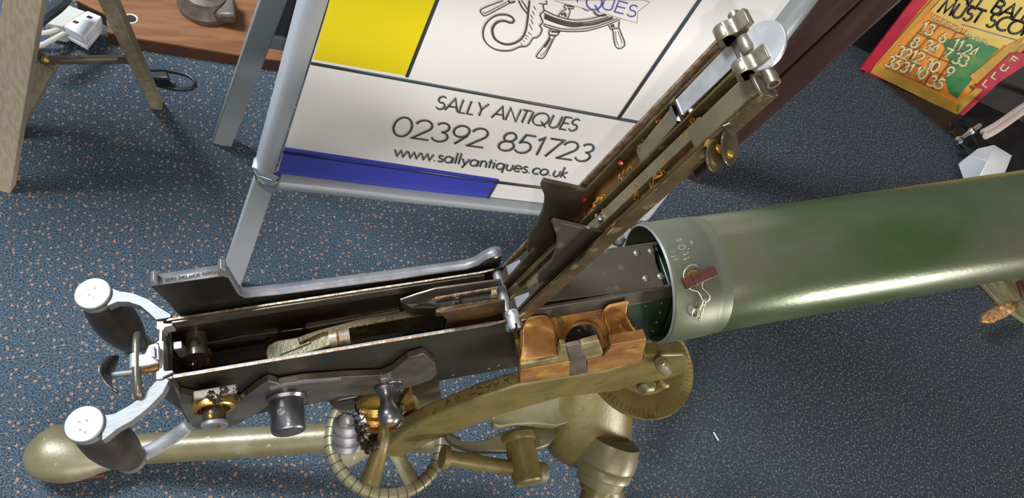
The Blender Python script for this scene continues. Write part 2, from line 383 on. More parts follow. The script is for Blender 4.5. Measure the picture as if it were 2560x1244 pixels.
def quadprism(pts, h0, h1): return MB().prism([b3(s, t, h0) for s, t in pts], Nb * (h1 - h0))
# left and right rails (snap profile: rounded outer face)
def rail(lo_out, hi_out, lo_in, hi_in, name):
    o0, o1, i0, i1 = b2(*lo_out), b2(*hi_out), b2(*lo_in), b2(*hi_in); o1 = ext(o0, o1, TT); i1 = ext(i0, i1, TT)
    rows = []
    for k in range(9):
        f = k / 8; hgt = .012 * math.sin(math.pi * min(1, f * 1.0)) ** .5 + .002 if k not in (0, 8) else -.012
        f2 = f
        a = (o0[0] + (i0[0] - o0[0]) * f2, o0[1] + (i0[1] - o0[1]) * f2); c_ = (o1[0] + (i1[0] - o1[0]) * f2, TT)
        rows.append([b3(*a, hgt), b3(*c_, hgt)])
    return mk(name, MB().loft(rows), 'alu', board, angle=50)
rail((636, 412), (744, 0), (692, 424), (826, 0), 'frame_rail')
rail((1572, 528), (1972, 0), (1618, 548), (2040, 0), 'frame_rail')
# bottom rail
bl, br_ = b2(694, 434), b2(1575, 532); cl_, cr_ = b2(690, 466), b2(1570, 552)
rows = []
for k in range(7):
    f = k / 6; h = (.013 * math.sin(math.pi * f) ** .5 + .001) if 0 < k < 6 else -.012
    rows.append([b3(bl[0] + (cl_[0] - bl[0]) * f, bl[1] + (cl_[1] - bl[1]) * f, h), b3(br_[0] + (cr_[0] - br_[0]) * f, br_[1] + (cr_[1] - br_[1]) * f, h)])
mk('bottom_rail', MB().loft(rows), 'alu', board, angle=50)
# top rail (beyond the frame)
s0, s1 = ext(b2(636, 412), b2(744, 0), TT)[0], ext(b2(1618, 548), b2(2040, 0), TT)[0]
mk('top_rail', quadprism([(s0, TT - .03), (s1, TT - .03), (s1, TT), (s0, TT)], -.012, .012), 'alu', board, bevel=.003)
# chrome corner caps
def corner(pts, name='corner_cap'):
    q = [b2(*p) for p in pts]; c0 = (sum(p[0] for p in q) / len(q), sum(p[1] for p in q) / len(q))
    r0 = [b3(*p, -.010) for p in q]; r1 = [b3(*p, .010) for p in q]
    r2 = [b3(c0[0] + (p[0] - c0[0]) * .72, c0[1] + (p[1] - c0[1]) * .72, .0165) for p in q]
    r3 = [b3(c0[0] + (p[0] - c0[0]) * .2, c0[1] + (p[1] - c0[1]) * .2, .018) for p in q]
    m_ = MB().loft([r0, r1, r2, r3], True); m_.face(r3)
    return mk(name, m_, 'chrome', board, bevel=.001, angle=30)
corner([(631, 404), (694, 426), (704, 433), (699, 468), (672, 466), (645, 447)])
corner([(1570, 527), (1620, 533), (1612, 552), (1588, 560), (1566, 556)])
# front legs below the frame
def leg(a_out, b_out, a_in, b_in, name='front_leg', mirror=None):
    o0, o1, i0, i1 = b2(*a_out), b2(*b_out), b2(*a_in), b2(*b_in)
    tf = -cb.z / Ub.z
    o1, i1 = ext(o0, o1, tf), ext(i0, i1, tf)
    mk(name, quadprism([o0, i0, i1, o1], -.020, -.002), 'alu', board, bevel=.002)
leg((641, 430), (566, 655), (689, 462), (606, 706))
leg((1572, 548), (1455, 700), (1618, 550), (1500, 705))
# poster sheet and its printed fields
PL, PR = [b2(826, 0), b2(692, 430)], [b2(1975, 0), b2(1573, 532)]
PTL, PTR = ext(PL[1], PL[0], TT - .02), ext(PR[1], PR[0], TT - .02)
poster = mk('poster', quadprism([PL[1], PR[1], PTR, PTL], -.008, 0), 'poster', board, label='white glossy poster with yellow and blue fields and dark lettering')
def field(pts, m, h, name):
    return mk(name, MB().prism([b3(*(p if isinstance(p, tuple) and max(map(abs, p)) < 5 else b2(*p)), h - .0003) for p in pts], Nb * .0003), m, poster)
yl0, yl1 = b2(783, 148), b2(824, 0); yr0, yr1 = b2(1013, 188), b2(1091, 0)
field([yl0, yr0, ext(yr0, yr1, .62), ext(yl0, yl1, .62)], 'yellow', .0006, 'yellow_field')
field([(712, 367), (1247, 447), (1218, 498), (694, 432)], 'blue', .0006, 'blue_field')
def line(p0, p1, wpx, m, h=.0009, t1=None, name='printed_line'):
    a, c_ = b2(*p0), b2(*p1)
    if t1: c_ = ext(a, c_, t1)
    w0 = abs(b2(p0[0], p0[1] + wpx)[1] - a[1]) if abs(p1[0] - p0[0]) > 2 * abs(p1[1] - p0[1]) else abs(b2(p0[0] + wpx, p0[1])[0] - a[0])
    m_ = MB(); ribbon(m_, [a, c_], w0, lambda u, v: b3(u, v, h)); return mk(name, m_, m, poster, solid=.0002)
line((777, 157), (1600, 306), 7.5, 'ink')
line((1017, 192), (1093, 0), 9, 'ink', .0010, .60)
line((1546, 296), (1748, 0), 9, 'ink', .0010, .60)
line((708, 379), (1238, 455), 7, 'inkblue', .0011)
line((1240, 454), (1400, 474), 6, 'ink', .0011)
line((1247, 449), (1219, 497), 6, 'ink', .0010)
def btext(s, p0, p1, pt, wd, m, name='lettering'):
    m_ = MB(); text(m_, s, b2(*p0), b2(*p1), b2(*pt), wd, .0012, b3); return mk(name, m_, m, poster, solid=.0002)
btext('SALLY ANTIQUES', (1087, 270), (1441, 328), (1098, 238), .10, 'ink')
btext('02392 851723', (976, 336), (1474, 405), (990, 289), .085, 'ink')
btext('www.sallyantiques.co.uk', (984, 388), (1416, 444), (990, 361), .11, 'ink')
# emblem: ship's wheel with a curling trunk and a ribbon (traced in 2560 px, laid on the poster)
Z = 2560 / 460.0
def e(x, y): return (1180 + x / Z, y / Z)
def edraw(strokes, m, name):
    mb = MB()
    for wpx, pts in strokes:
        q = [b2(*e(*p)) for p in pts]; k = abs(b2(*e(1000, 500))[0] - b2(*e(1010, 500))[0]) / 10
        wl = [k * a for a in wpx] if isinstance(wpx, list) else k * wpx
        if len(q) > 2:
            sp = smoothpath([V((a, c_, 0)) for a, c_ in q], 5); q2 = [(a.x, a.y) for a in sp]
            if isinstance(wl, list): wl = [wl[min(len(wl) - 1, int(i * len(wl) / len(q2)))] for i in range(len(q2))]
        else: q2 = q
        ribbon(mb, q2, wl, lambda u, v: b3(u, v, .0013))
    return mk(name, mb, m, poster, solid=.0002)
S = []
S += [([26, 30, 34, 30, 26, 22, 20, 20, 18, 18, 16], [(800, 0), (785, 150), (770, 300), (745, 430), (690, 530), (600, 590), (500, 612), (400, 590), (320, 530), (287, 440), (295, 370), (350, 305), (440, 283), (520, 305), (560, 308), (585, 280), (560, 235), (500, 205), (430, 195), (330, 212), (240, 270), (180, 350), (155, 450), (175, 550), (240, 630), (340, 685), (460, 702), (560, 690), (640, 655), (700, 640), (750, 638), (800, 600), (850, 525), (900, 515), (950, 470), (975, 400), (945, 350), (985, 300), (950, 200), (1000, 140), (990, 60), (1040, 45), (1030, 0)])]
for a in [(860, 80, 890, 130), (840, 145, 870, 200), (815, 200, 850, 250), (820, 260, 850, 330), (800, 330, 840, 410), (780, 440, 830, 480), (740, 480, 790, 510), (735, 520, 770, 540), (715, 560, 735, 580), (685, 590, 700, 630), (930, 40, 990, 50)]:
    S.append((10, [a[:2], a[2:]]))
S += [(16, [(430, 0), (160, 105), (118, 150), (150, 200), (200, 205), (430, 85), (530, 30)]), (9, [(150, 155), (200, 165), (480, 20)]),
      (26, [(500, 0), (540, 30), (600, 10)]), (20, [(650, 0), (700, 100), (770, 180)]), (16, [(690, 0), (740, 70), (775, 130)])]
# ring of the wheel
S += [(14, [(1000, 130), (1150, 205), (1350, 262), (1500, 270), (1700, 240), (1850, 190)]),
      (14, [(1000, 180), (1150, 245), (1350, 300), (1500, 308), (1700, 280), (1900, 225)]),
      (44, [(1010, 235), (1180, 300), (1380, 350), (1540, 340), (1720, 315), (1960, 240)]),
      (30, [(1010, 210), (1180, 272), (1380, 325), (1540, 325)]),
      (12, [(1000, 325), (1200, 385), (1400, 400), (1600, 385), (1800, 335), (2020, 250)]),
      (15, [(990, 345), (1080, 385), (1250, 425), (1420, 432), (1600, 420), (1850, 350), (2060, 262)])]
# spokes and turned handles
S += [(14, [(1300, 50), (1280, 90), (1310, 120), (1250, 150), (1200, 215)]), (14, [(1420, 75), (1400, 115), (1340, 110), (1365, 150), (1330, 250)]), (22, [(1310, 70), (1400, 85)]),
      (30, [(1240, 200), (1290, 180), (1300, 225)]), (10, [(1520, 100), (1600, 145), (1620, 130)]), (26, [(1690, 160), (1760, 210), (1870, 200)]),
      (16, [(1090, 395), (1070, 455), (1080, 500), (1040, 580), (910, 750), (905, 790), (950, 805), (1000, 790), (1060, 690), (1150, 510), (1190, 480), (1225, 425)]),
      (28, [(1100, 430), (1210, 440)]), (20, [(1080, 480), (1170, 490)]), (24, [(1090, 520), (1050, 590), (1010, 650)]), (8, [(1120, 530), (1040, 690), (950, 770)]),
      (16, [(1900, 350), (1930, 400), (1960, 420), (1975, 540), (2000, 640), (2050, 670), (2110, 640), (2125, 590), (2085, 480), (2045, 380), (2050, 290)]),
      (44, [(1930, 360), (1980, 345)]), (18, [(1950, 395), (2030, 385)]), (8, [(1995, 430), (2010, 560), (2040, 630)]), (8, [(2030, 430), (2075, 540), (2085, 600)])]
edraw(S, 'inkbrown', 'emblem')
# ribbon of the emblem: paper tone band with thin outline
rb = [(1150, 0), (1250, 28), (1500, 92), (1900, 195), (2290, 310), (2305, 150), (2475, 15), (2400, 0)]
field([b2(*e(x, y)) for x, y in rb], 'poster', .0016, 'ribbon_field')
mb = MB(); k = abs(b2(*e(1000, 500))[0] - b2(*e(1010, 500))[0]) / 10
ribbon(mb, [b2(*e(x, y)) for x, y in rb], 5 * k, lambda u, v: b3(u, v, .0019)); mk('ribbon_outline', mb, 'ink', poster, solid=.0001)
mb = MB()
for ch, x, y, x1, y1, xt, yt in (('Q', 1560, 90, 1790, 150, 1620, -110), ('U', 1790, 100, 1960, 150, 1840, -60), ('E', 1960, 145, 2120, 185, 2020, -5), ('S', 2130, 195, 2270, 235, 2200, 40)):
    text(mb, ch, b2(*e(x, y)), b2(*e(x1, y1)), b2(*e(xt, yt)), .11, .0021, b3)
text(mb, 'N', b2(*e(1350, -20)), b2(*e(1480, 15)), b2(*e(1400, -200)), .10, .0021, b3)
mk('lettering', mb, 'inkviolet', poster, solid=.0002)
# rear panel of the A-frame
apexL, apexR = b3(s0 + .02, TT, -.02), b3(s1 - .02, TT, -.02)
fL = pz(556, 352, 0); fR = fL + Aw * ((apexR - apexL).length)
def strut(a, b_, wx, wy, m, name, parent, bevel=.002):
    d = (b_ - a).normalized(); x = (Aw - Aw.dot(d) * d).normalized(); y = d.cross(x)
    mb = MB(); mb.prism([a + x * wx + y * wy, a - x * wx + y * wy, a - x * wx - y * wy, a + x * wx - y * wy], b_ - a)
    return mk(name, mb, m, parent, bevel=bevel)
strut(fL, apexL, .0165, .010, 'alushade', 'rear_leg', board); strut(fR, apexR, .0165, .010, 'alushade', 'rear_leg', board)
dl = (apexL - fL)
q0, q1 = fL + dl * .30, fR + dl * .30
mb = MB(); nb2 = Aw.cross(dl.normalized())
mb.prism([q0 - nb2 * .008, q1 - nb2 * .008, q1 - nb2 * .008 + dl.normalized() * .03, q0 - nb2 * .008 + dl.normalized() * .03], nb2 * .016)
mk('rear_rail', mb, 'alushade', board, bevel=.002)
mb = MB(); a = q0 + dl.normalized() * .03
mb.prism([a, a + (q1 - q0), a + (q1 - q0) + dl * .66, a + dl * .66], nb2 * .003); mk('rear_panel', mb, M['slate'], board)
hb = W_ = fL + dl * .42
mb = MB(); mb.lathe(hb - Aw * .028, Aw, [(0, .004), (.002, .009), (.008, .010), (.012, .006)], 16); mk('hinge_rivet', mb, 'chrome', board)
# ================================================================ BACKGROUND OBJECTS
# folding wooden stool / easel at the upper left
easel = thing('folding_stool', 'pale wooden folding stand with metal stretcher bars beside the white socket', 'stand', pz(5, 470, 0))
def bar(a, b_, hx, hy, xdir, m, name, parent, bevel=.0015):
    a, b_ = V(a), V(b_); d = (b_ - a).normalized(); x = V(xdir); x = (x - x.dot(d) * d).normalized(); y = d.cross(x)
    mb = MB(); mb.prism([a + x * hx + y * hy, a - x * hx + y * hy, a - x * hx - y * hy, a + x * hx - y * hy], b_ - a)
    return mk(name, mb, m, parent, bevel=bevel)
RX = R @ V((1, 0, 0))
a = pz(-6, 462, 0); b1 = pz(62, 0, .34); bar(a, a + (b1 - a) * 1.76, .022, .010, RX, 'palewood', 'leg', easel)
a = pz(392, 262, 0); b2_ = pz(273, 0, .42); bar(a, a + (b2_ - a) * 1.42, .0095, .009, RX, 'darkpalewood', 'leg', easel)
a = pz(28, 330, 0); b1 = pz(122, 160, .13); bar(a, b1, .012, .010, RX, 'darkpalewood', 'leg', easel)
a = pz(96, 151, .14); b1 = pz(322, 148, .17); bar(a, b1, .009, .002, (0, 0, 1), 'dull', 'stretcher', easel)
mb = MB(); mb.tube([pz(150, 150, .147), pz(296, 147, .173)], .0028, 8); mk('stretcher_rib', mb, 'olivegrey', easel)
bar(pz(80, 118, .17), pz(114, 152, .143), .007, .002, (0, 0, 1), 'dull', 'hinge_arm', easel)
mb = MB(); mb.lathe(pz(113, 147, .149), (C - pz(113, 147, .149)), [(0, .006), (.004, .006), (.006, .003)], 12); mk('rivet', mb, 'brass', easel)
# unseen board added above the frame of view to shade the carpet
mb = MB(); mb.prism([(-.58, .90, .60), (-.26, .86, .60), (-.24, 1.04, .60), (-.54, 1.14, .60)], (0, 0, .018)); mk('shadow_board', mb, 'palewood', easel, bevel=.004)
# wooden plinth board lying on the carpet
pl = [pz(190, 0, .03), pz(266, 38, .03), pz(268, 80, .03), pz(300, 86, .03), pz(334, 94, .03), pz(600, 137, .03), pz(760, 160, .03)]
far = V((.02, .55, 0)); plank = thing('wooden_base_board', 'varnished brown wooden board with a hole, lying on the carpet at the upper left', 'board', (pl[4].x, pl[4].y, 0))
mb = MB(); mb.prism([p - V((0, 0, .004)) for p in pl] + [pl[-1] + far - V((0, 0, .004)), pl[0] + far * .8 - V((0, 0, .004))], (0, 0, .004)); mk('board_top', mb, 'board', plank)
mb = MB(); mb.prism([p - V((0, 0, .03)) for p in pl] + [pl[-1] + far - V((0, 0, .03)), pl[0] + far * .8 - V((0, 0, .03))], (0, 0, .0258)); mk('board_core', mb, 'boardedge', plank, label='dark unpolished edge of the board')
mb = MB(); mb.lathe(pz(327, 47, .0302), (0, 0, 1), [(-.001, .0125), (.001, .0125), (.0012, .010), (-.0005, .009)], 20); mk('hole_rim', mb, 'ivory', plank)
mb = MB(); mb.lathe(pz(326, 47, .0306), (0, 0, 1), [(0, .009), (.0006, .0088)], 18); mk('hole', mb, 'cabinet', plank)
# turned metal object on the board
to = thing('metal_casting', 'dull brown-grey round metal casting standing on the wooden board', 'metal piece', pz(520, 30, .03))
p = pz(515, 18, .03); mb = MB(); mb.lathe(p, (0, 0, 1), [(0, .050), (.012, .052), (.026, .042), (.038, .039), (.042, .026), (.038, .022)], 32); mk('casting_body', mb, 'dull', to)
mb = MB(); mb.lathe(p, (0, 0, 1), [(.038, .022), (.048, .020), (.052, .015), (.048, .010)], 24); mk('inner_ring', mb, 'midsteel', to)
mb = MB(); mb.obox(p + RX * .036 + V((0, -.015, .012)), RX * .020, V((0, .03, 0)), V((0, 0, .012))); mk('foot_block', mb, 'dull', to, bevel=.006)
# white socket and cables
so = thing('white_extension_socket', 'white plastic mains socket block lying by the pale wooden leg', 'socket', pz(190, 100, 0))
zt = .05
q = [pz(158, 62, zt), pz(218, 25, zt), pz(255, 40, zt), pz(212, 92, zt)]
mb = MB(); mb.prism([p - V((0, 0, .022)) for p in q], (0, 0, .022)); mk('socket_face', mb, 'whiteplastic', so, bevel=.003)
mb = MB(); mb.prism([p - V((0, 0, .034)) for p in q], (0, 0, .0105)); mk('socket_base', mb, 'whiteplastic', so, bevel=.002)
mb = MB()
for cx_, cy_ in ((189, 55), (224, 43)):
    c0 = pz(cx_, cy_, zt + .0004); mb.obox(c0, (pz(255, 40, 0) - pz(218, 25, 0)).normalized() * .004, (pz(158, 62, 0) - pz(218, 25, 0)).normalized() * .0028, V((0, 0, .0004)))
mk('pin_hole', mb, 'redbrown', so)
q = [pz(112, 56, zt - .004), pz(170, 12, zt - .004), pz(215, 28, zt - .004), pz(157, 66, zt - .004)]
mb = MB(); mb.prism([p - V((0, 0, .04)) for p in q], (0, 0, .04)); mk('socket_housing', mb, 'ivory', so, bevel=.002, label='half of the block with its shade painted cream')  # cream colour stands for the shade on this half
def cable(name, label, cat, pts, r, m, group=None):
    P_ = smoothpath([pz(*p) for p in pts], 8); mb = MB(); mb.tube(P_, r, 10)
    o = mk(name, mb, m); tag(o, label, cat, group); return o
cable('ivory_cable', 'upper ivory cable running behind the pale wooden leg to the socket', 'cable', [(40, 82, .03), (100, 84, .035), (150, 72, .035), (172, 60, .03)], .0045, 'ivory')
cable('ivory_cable', 'lower ivory cable curving below the white socket', 'cable', [(40, 118, .03), (92, 116, .03), (130, 100, .03), (168, 78, .03)], .0048, 'ivory')
cable('dark_cable', 'thick dark slate cable sleeve passing above the socket block', 'cable', [(60, 78, .10), (112, 38, .11), (150, 8, .11), (175, -30, .11)], .012, 'slate')
cable('black_cable_loop', 'thin black cable loop lying on the blue carpet by the slim wooden leg', 'cable', [(368, 176, .004), (420, 176, .004), (468, 188, .004), (487, 206, .004), (476, 220, .004), (440, 221, .004), (390, 210, .004)], .0022, 'blackplastic')
bo = thing('black_plug', 'small black plug lying inside the black cable loop', 'plug', pz(398, 198, 0))
mb = MB(); mb.obox(pz(398, 196, .012), RX * .018, V((-.2, 1, 0)) * .010, V((0, 0, .011))); mk('plug_body', mb, 'blackplastic', bo, bevel=.004)
mb = MB(); mb.tube([pz(412, 200, .012), pz(424, 203, .010)], .004, 8); mk('cable_sleeve', mb, 'blackplastic', bo)
# dark mahogany post
po = thing('mahogany_post', 'dark mahogany furniture post standing behind the opened cover', 'post', (pz(1722, 452, 0).x, pz(1722, 452, 0).y, 0))
a = pz(1640, 405, 0); ar = pz(1742, 462, 0); e1 = V((ar.x - a.x, ar.y - a.y, 0)); wd_ = e1.length; e1.normalize(); e2 = V((-e1.y, e1.x, 0))
zz = (pz(2262, 0, .56) - ar) * 1.7
mb = MB(); mb.prism([a, a + e1 * wd_ * .5, a + e1 * wd_ * .5 + e2 * .07, a + e2 * .07], zz); mk('post_shaft', mb, 'post', po, bevel=.003)
mb = MB(); b0 = a + e1 * wd_ * .52 + e2 * .004; mb.prism([b0, b0 + e1 * wd_ * .48, b0 + e1 * wd_ * .48 + e2 * .06, b0 + e2 * .06], zz); mk('post_moulding', mb, 'post', po, bevel=.005)
# bingo number board
n0, n1 = pz(2150, 176, 0), pz(2391, 285, 0); en = (n1 - n0).normalized(); tl = math.radians(2)
un = V((0, 0, 1)); nn = en.cross(un)
if nn.dot(C - n0) < 0: nn = -nn
un = (un * math.cos(tl) - nn * math.sin(tl)); nn = en.cross(un); nn = nn if nn.dot(C - n0) > 0 else -nn
def nb(px, py, h=0): return onplane(px, py, n0 + nn * h, nn)
def nb2d(px, py): P = nb(px, py) - n0; return (P.dot(en), P.dot(un))
def nb3(s, t, h=0): return n0 + en * s + un * t + nn * h
gb_ = thing('bingo_number_board', 'painted orange, green and red number board reading all balls must score', 'sign', (n0.x, n0.y, 0))
def nf(pts, m, h, name, d=.0006, parent=None): return mk(name, MB().prism([nb(*p, h - d) for p in pts], nn * d), m, parent or gb_)
nf([(2150, 176), (2391, 285), (2640, 50), (2640, -260), (2420, -190), (2278, 0)], 'red', .0, 'back_panel', .03)
nf([(2176, 174), (2392, 276), (2640, 44), (2640, -250), (2440, -160), (2318, 0)], 'orange', .002, 'board_face', .002)
nf([(2150, 168), (2172, 176), (2316, 0), (2420, -130), (2400, -150), (2278, 0)], 'red', .006, 'side_rail', .008)
nf([(2175, 178), (2187, 160), (2402, 258), (2391, 284)], 'gold', .006, 'bottom_rail', .006)
nf([(2391, 284), (2390, 262), (2560, 104), (2640, 30), (2640, 48), (2560, 120)], 'gold', .006, 'side_rail', .006)
nf([(2190, 158), (2180, 168), (2328, 0), (2400, -90), (2420, -90), (2345, 0)], 'gold', .005, 'inner_strip', .004)
nf([(2355, 100), (2424, 92), (2500, 120), (2468, 150), (2392, 246), (2372, 230), (2362, 195), (2375, 160)], 'green', .0035, 'green_field')
nf([(2424, 96), (2450, 102), (2500, 122), (2545, 60), (2560, 40), (2520, 0), (2400, -20)], 'paleyellow', .0038, 'paper_panel')
nf([(2325, 28), (2350, 0), (2440, -100), (2640, -60), (2640, 70), (2545, 125), (2430, 82)], 'paleyellow', .004, 'paper_panel')
nf([(2424, 186), (2443, 172), (2520, 108), (2560, 90), (2540, 130), (2452, 216), (2436, 204)], 'gold', .006, 'wood_strip', .006)
nf([(2436, 216), (2526, 132), (2580, 130), (2580, 150), (2466, 224)], 'red', .009, 'tag_panel', .003)
def ntext(s, p0, p1, pt, wd, m, h=.0048, name='lettering'):
    m_ = MB(); text(m_, s, nb2d(*p0), nb2d(*p1), nb2d(*pt), wd, h, nb3); return mk(name, m_, m, gb_, solid=.0003)
nums = [('13', 2319, 70, 32), ('6', 2358, 91, 16), ('11', 2394, 110, 24), ('24', 2426, 125, 32), ('8', 2288, 104, 16), ('34', 2329, 115, 34), ('7', 2368, 132, 16), ('33', 2402, 147, 36),
        ('32', 2259, 130, 34), ('12', 2293, 140, 30), ('30', 2330, 162, 34), ('9', 2374, 178, 17), ('36', 2234, 155, 34), ('31', 2268, 168, 28), ('10', 2302, 181, 29), ('35', 2340, 204, 38)]
mb = MB()
for s, cx_, cy_, w_ in nums:
    x0, y0 = cx_ - w_ / 2 - 7, cy_ - .18 * w_ + 12; text(mb, s, nb2d(x0, y0), nb2d(x0 + w_, y0 + .36 * w_), nb2d(x0 + 14, y0 - 24), .20, .0050, nb3)
mk('number_lettering', mb, 'cream', gb_, solid=.0003)
mb = MB()
def nl(p0, p1, wpx=2.4): ribbon(mb, [nb2d(*p0), nb2d(*p1)], .0025, lambda u, v: nb3(u, v, .0045))
for a_, c_ in (((2322, 50), (2428, 92)), ((2292, 80), (2412, 128)), ((2266, 112), (2388, 160)), ((2240, 140), (2368, 190)), ((2215, 168), (2348, 224)),
               ((2322, 50), (2215, 168)), ((2348, 62), (2246, 176)), ((2392, 76), (2312, 206)), ((2418, 92), (2330, 216))): nl(a_, c_)
mk('grid_line', mb, 'orangeline', gb_, solid=.0002)
ntext('WINNING NUMBERS', (2326, 44), (2470, 112), (2330, 34), .2, 'cream')
ntext('ALL BALLS', (2388, 0), (2590, 64), (2408, -31), .16, 'blackplastic', .0050)
ntext('MUST SCORE', (2342, 28), (2592, 98), (2362, -4), .16, 'blackplastic', .0050)
mb = MB(); ribbon(mb, [nb2d(2404, 58), nb2d(2548, 100)], .0022, lambda u, v: nb3(u, v, .005)); mk('underline', mb, 'inkviolet', gb_, solid=.0002)
mb = MB()
for i, ch in enumerate('FULL'):
    x, y = (2512, 2488, 2478, 2456)[i], (152, 170, 190, 212)[i]
    x, y = 2524 - i * 22, 150 + i * 19.5
    text(mb, ch, nb2d(x - 6, y - 3), nb2d(x + 10, y + 6), nb2d(x + 6, y - 16), .24, .0095, nb3)
mk('tag_lettering', mb, 'cream', gb_, solid=.0003)
mb = MB(); mb.lathe(nb(2430, 218, .004), nn, [(0, .005), (.003, .005), (.005, .003)], 12); mk('screw', mb, 'dull', gb_)
# black cabinet behind, glass, ceramic and strap at the right edge
k0, k1 = pz(2100, 143, 0), pz(2362, 330, 0)
ca = thing('black_cabinet', 'black cabinet standing in shadow under and behind the number board', 'cabinet', (k1.x, k1.y, 0))
dd = V((k1.x - k0.x, k1.y - k0.y, 0)).normalized(); pp_ = V((-dd.y, dd.x, 0)) * (1 if V((-dd.y, dd.x, 0)).x > 0 else -1)
mb = MB(); kk = k1 + dd * .30; st = n0 + en * .0 - nn * .06 
mb.prism([pz(2200, 205, 0), k1, kk, kk + pp_ * 1.2, pz(2200, 205, 0) + pp_ * 1.2], (0, 0, .004)); mk('dark_floor_sheet', mb, 'cabinet', ca, bevel=.003)  # thin black sheet painting the dark shadow below the number board
mb = MB(); a = pz(2400, 300, .02); c_ = pz(2436, 440, .02) + dd * .1
mb.prism([n1 - nn * .10, n1 - nn * .10 + en * 1.3, n1 - nn * .5 + en * 1.3, n0 - nn * .5 - en * .1, n0 - nn * .10 - en * .1], (0, 0, .8)); mk('cabinet_body', mb, 'cabinet', ca, bevel=.004)
gl = thing('glass_dish', 'clear round glass dish on the black floor sheet left of the white ceramic piece', 'glass', pz(2440, 380, .02))
p = pz(2412, 352, .012); mb = MB(); mb.lathe(p, (0, 0, 1), [(0, .02), (0, .045), (.012, .062), (.016, .062), (.006, .042), (.006, .02)], 48); mk('dish', mb, 'glass', gl)
mb = MB(); mb.lathe(pz(2390, 355, .05), RX + V((0, .6, .3)), [(0, .010), (.01, .012), (.02, .006), (.04, .006), (.05, .011), (.06, .006), (.08, .006), (.085, .002)], 14); mk('glass_stem', mb, 'chrome', gl)
wc = thing('white_ceramic_piece', 'white faceted ceramic piece standing just above the green barrel jacket', 'ornament', pz(2470, 420, .02))
mb = MB()
P = lambda x, y, z: pz(x, y, z)
top = [P(2424, 388, .06), P(2446, 370, .07), P(2486, 361, .08), P(2531, 388, .06), P(2515, 428, .05), P(2440, 460, .05)]
apex = [P(2460, 392, .10), P(2492, 378, .105), P(2505, 395, .10), P(2470, 430, .09), P(2450, 420, .09), P(2446, 400, .09)]
bot = [V((p.x, p.y, .02)) for p in top]
mb.loft([bot, top], True); mb.face(bot[::-1])
c0 = P(2470, 402, .105)
for i in range(6): mb.face([top[i], top[(i + 1) % 6], c0])
mk('ceramic_body', mb, 'ceramic', wc, weld=True, bevel=.003)
sb = thing('beige_strap', 'beige two-strand strap lying on the black floor sheet', 'strap', pz(2500, 300, .02))
for dxy in ((0, 0), (6, 11)):
    mb = MB(); pts = [(2458 + dxy[0], 330 + dxy[1], .07), (2490 + dxy[0], 312 + dxy[1], .075), (2530 + dxy[0], 284 + dxy[1], .08), (2570 + dxy[0], 256 + dxy[1], .09), (2640 + dxy[0], 205 + dxy[1], .09)]
    mb.tube(smoothpath([pz(*p) for p in pts], 6), .0085, 10); mk('strand', mb, 'beige', sb)
# lower right: metal dish and gold tassel
md = thing('round_metal_base', 'round olive metal stand base under the right end of the green barrel jacket', 'stand', pz(2540, 690, 0))
p = pz(2550, 660, 0); rr_ = (pz(2500, 757, .012) - p).length
mb = MB(); mb.lathe(p, (0, 0, 1), [(0, rr_ * .97), (.006, rr_), (.012, rr_), (.014, rr_ * .98), (.016, rr_ * .93), (.016, .01)], 48); mk('base_plate', mb, 'olivebrass', md)
mb = MB(); mb.lathe(p, (0, 0, 1), [(.0125, rr_ * .985), (.0165, rr_ * .985), (.0165, rr_ * .965), (.0125, rr_ * .965)], 48); mk('rim', mb, 'wire', md)
mb = MB(); mb.prism([pz(2538, 705, .018), pz(2552, 745, .018), pz(2590, 745, .018), pz(2590, 700, .018)], (0, 0, .01)); mk('label_block', mb, 'redbrown', md, bevel=.002)
gt = thing('gold_tassel', 'crinkled gold tassel on a metal wire hanging at the lower right', 'tassel', pz(2490, 785, .03))
ax = [pz(2452, 802, .06), pz(2468, 794, .06), pz(2500, 780, .062), pz(2522, 768, .065), pz(2535, 762, .066)]
mb = MB(); mb.tube(ax, [.004, .013, .015, .013, .008], 14)
for i in range(26):
    t = random.random() * .75; q = ax[0].lerp(ax[4], t + .1); mb.blob(q + V((random.uniform(-.007, .007), random.uniform(-.007, .007), random.uniform(0, .010))), random.uniform(.004, .008), 1.5)
mk('tassel_body', mb, 'goldfoil', gt)
mb = MB(); mb.lathe(ax[3], ax[4] - ax[3], [(0, .012), (.002, .013), (.012, .012), (.016, .008), (.024, .008)], 16); mk('tassel_collar', mb, 'brass', gt)
mb = MB(); mb.tube(smoothpath([ax[4], pz(2548, 754, .068), pz(2580, 748, .07), pz(2640, 752, .07)], 5), .0028, 8); mk('tassel_wire', mb, 'chrome', gt)
# ================================================================ MACHINE GUN (gun frame: x to muzzle, y away, z up)
mw = Matrix.Translation(O) @ GT.to_4x4()
gun = thing('machine_gun', 'antique water-cooled machine gun with green jacket, bronze feed block and raised rear cover', 'machine gun', mw=mw)
def gk(name, mb, m, parent=None, **k): return mk(name, mb, m, parent or gun, **k)
X, Y, Zz = V((1, 0, 0)), V((0, 1, 0)), V((0, 0, 1))
JR, JZ = .0583, -.0270
def cylp(t, x, r=JR): return V((x, r * math.sin(t), JZ + r * math.cos(t)))   # t=0 top, negative toward the viewer
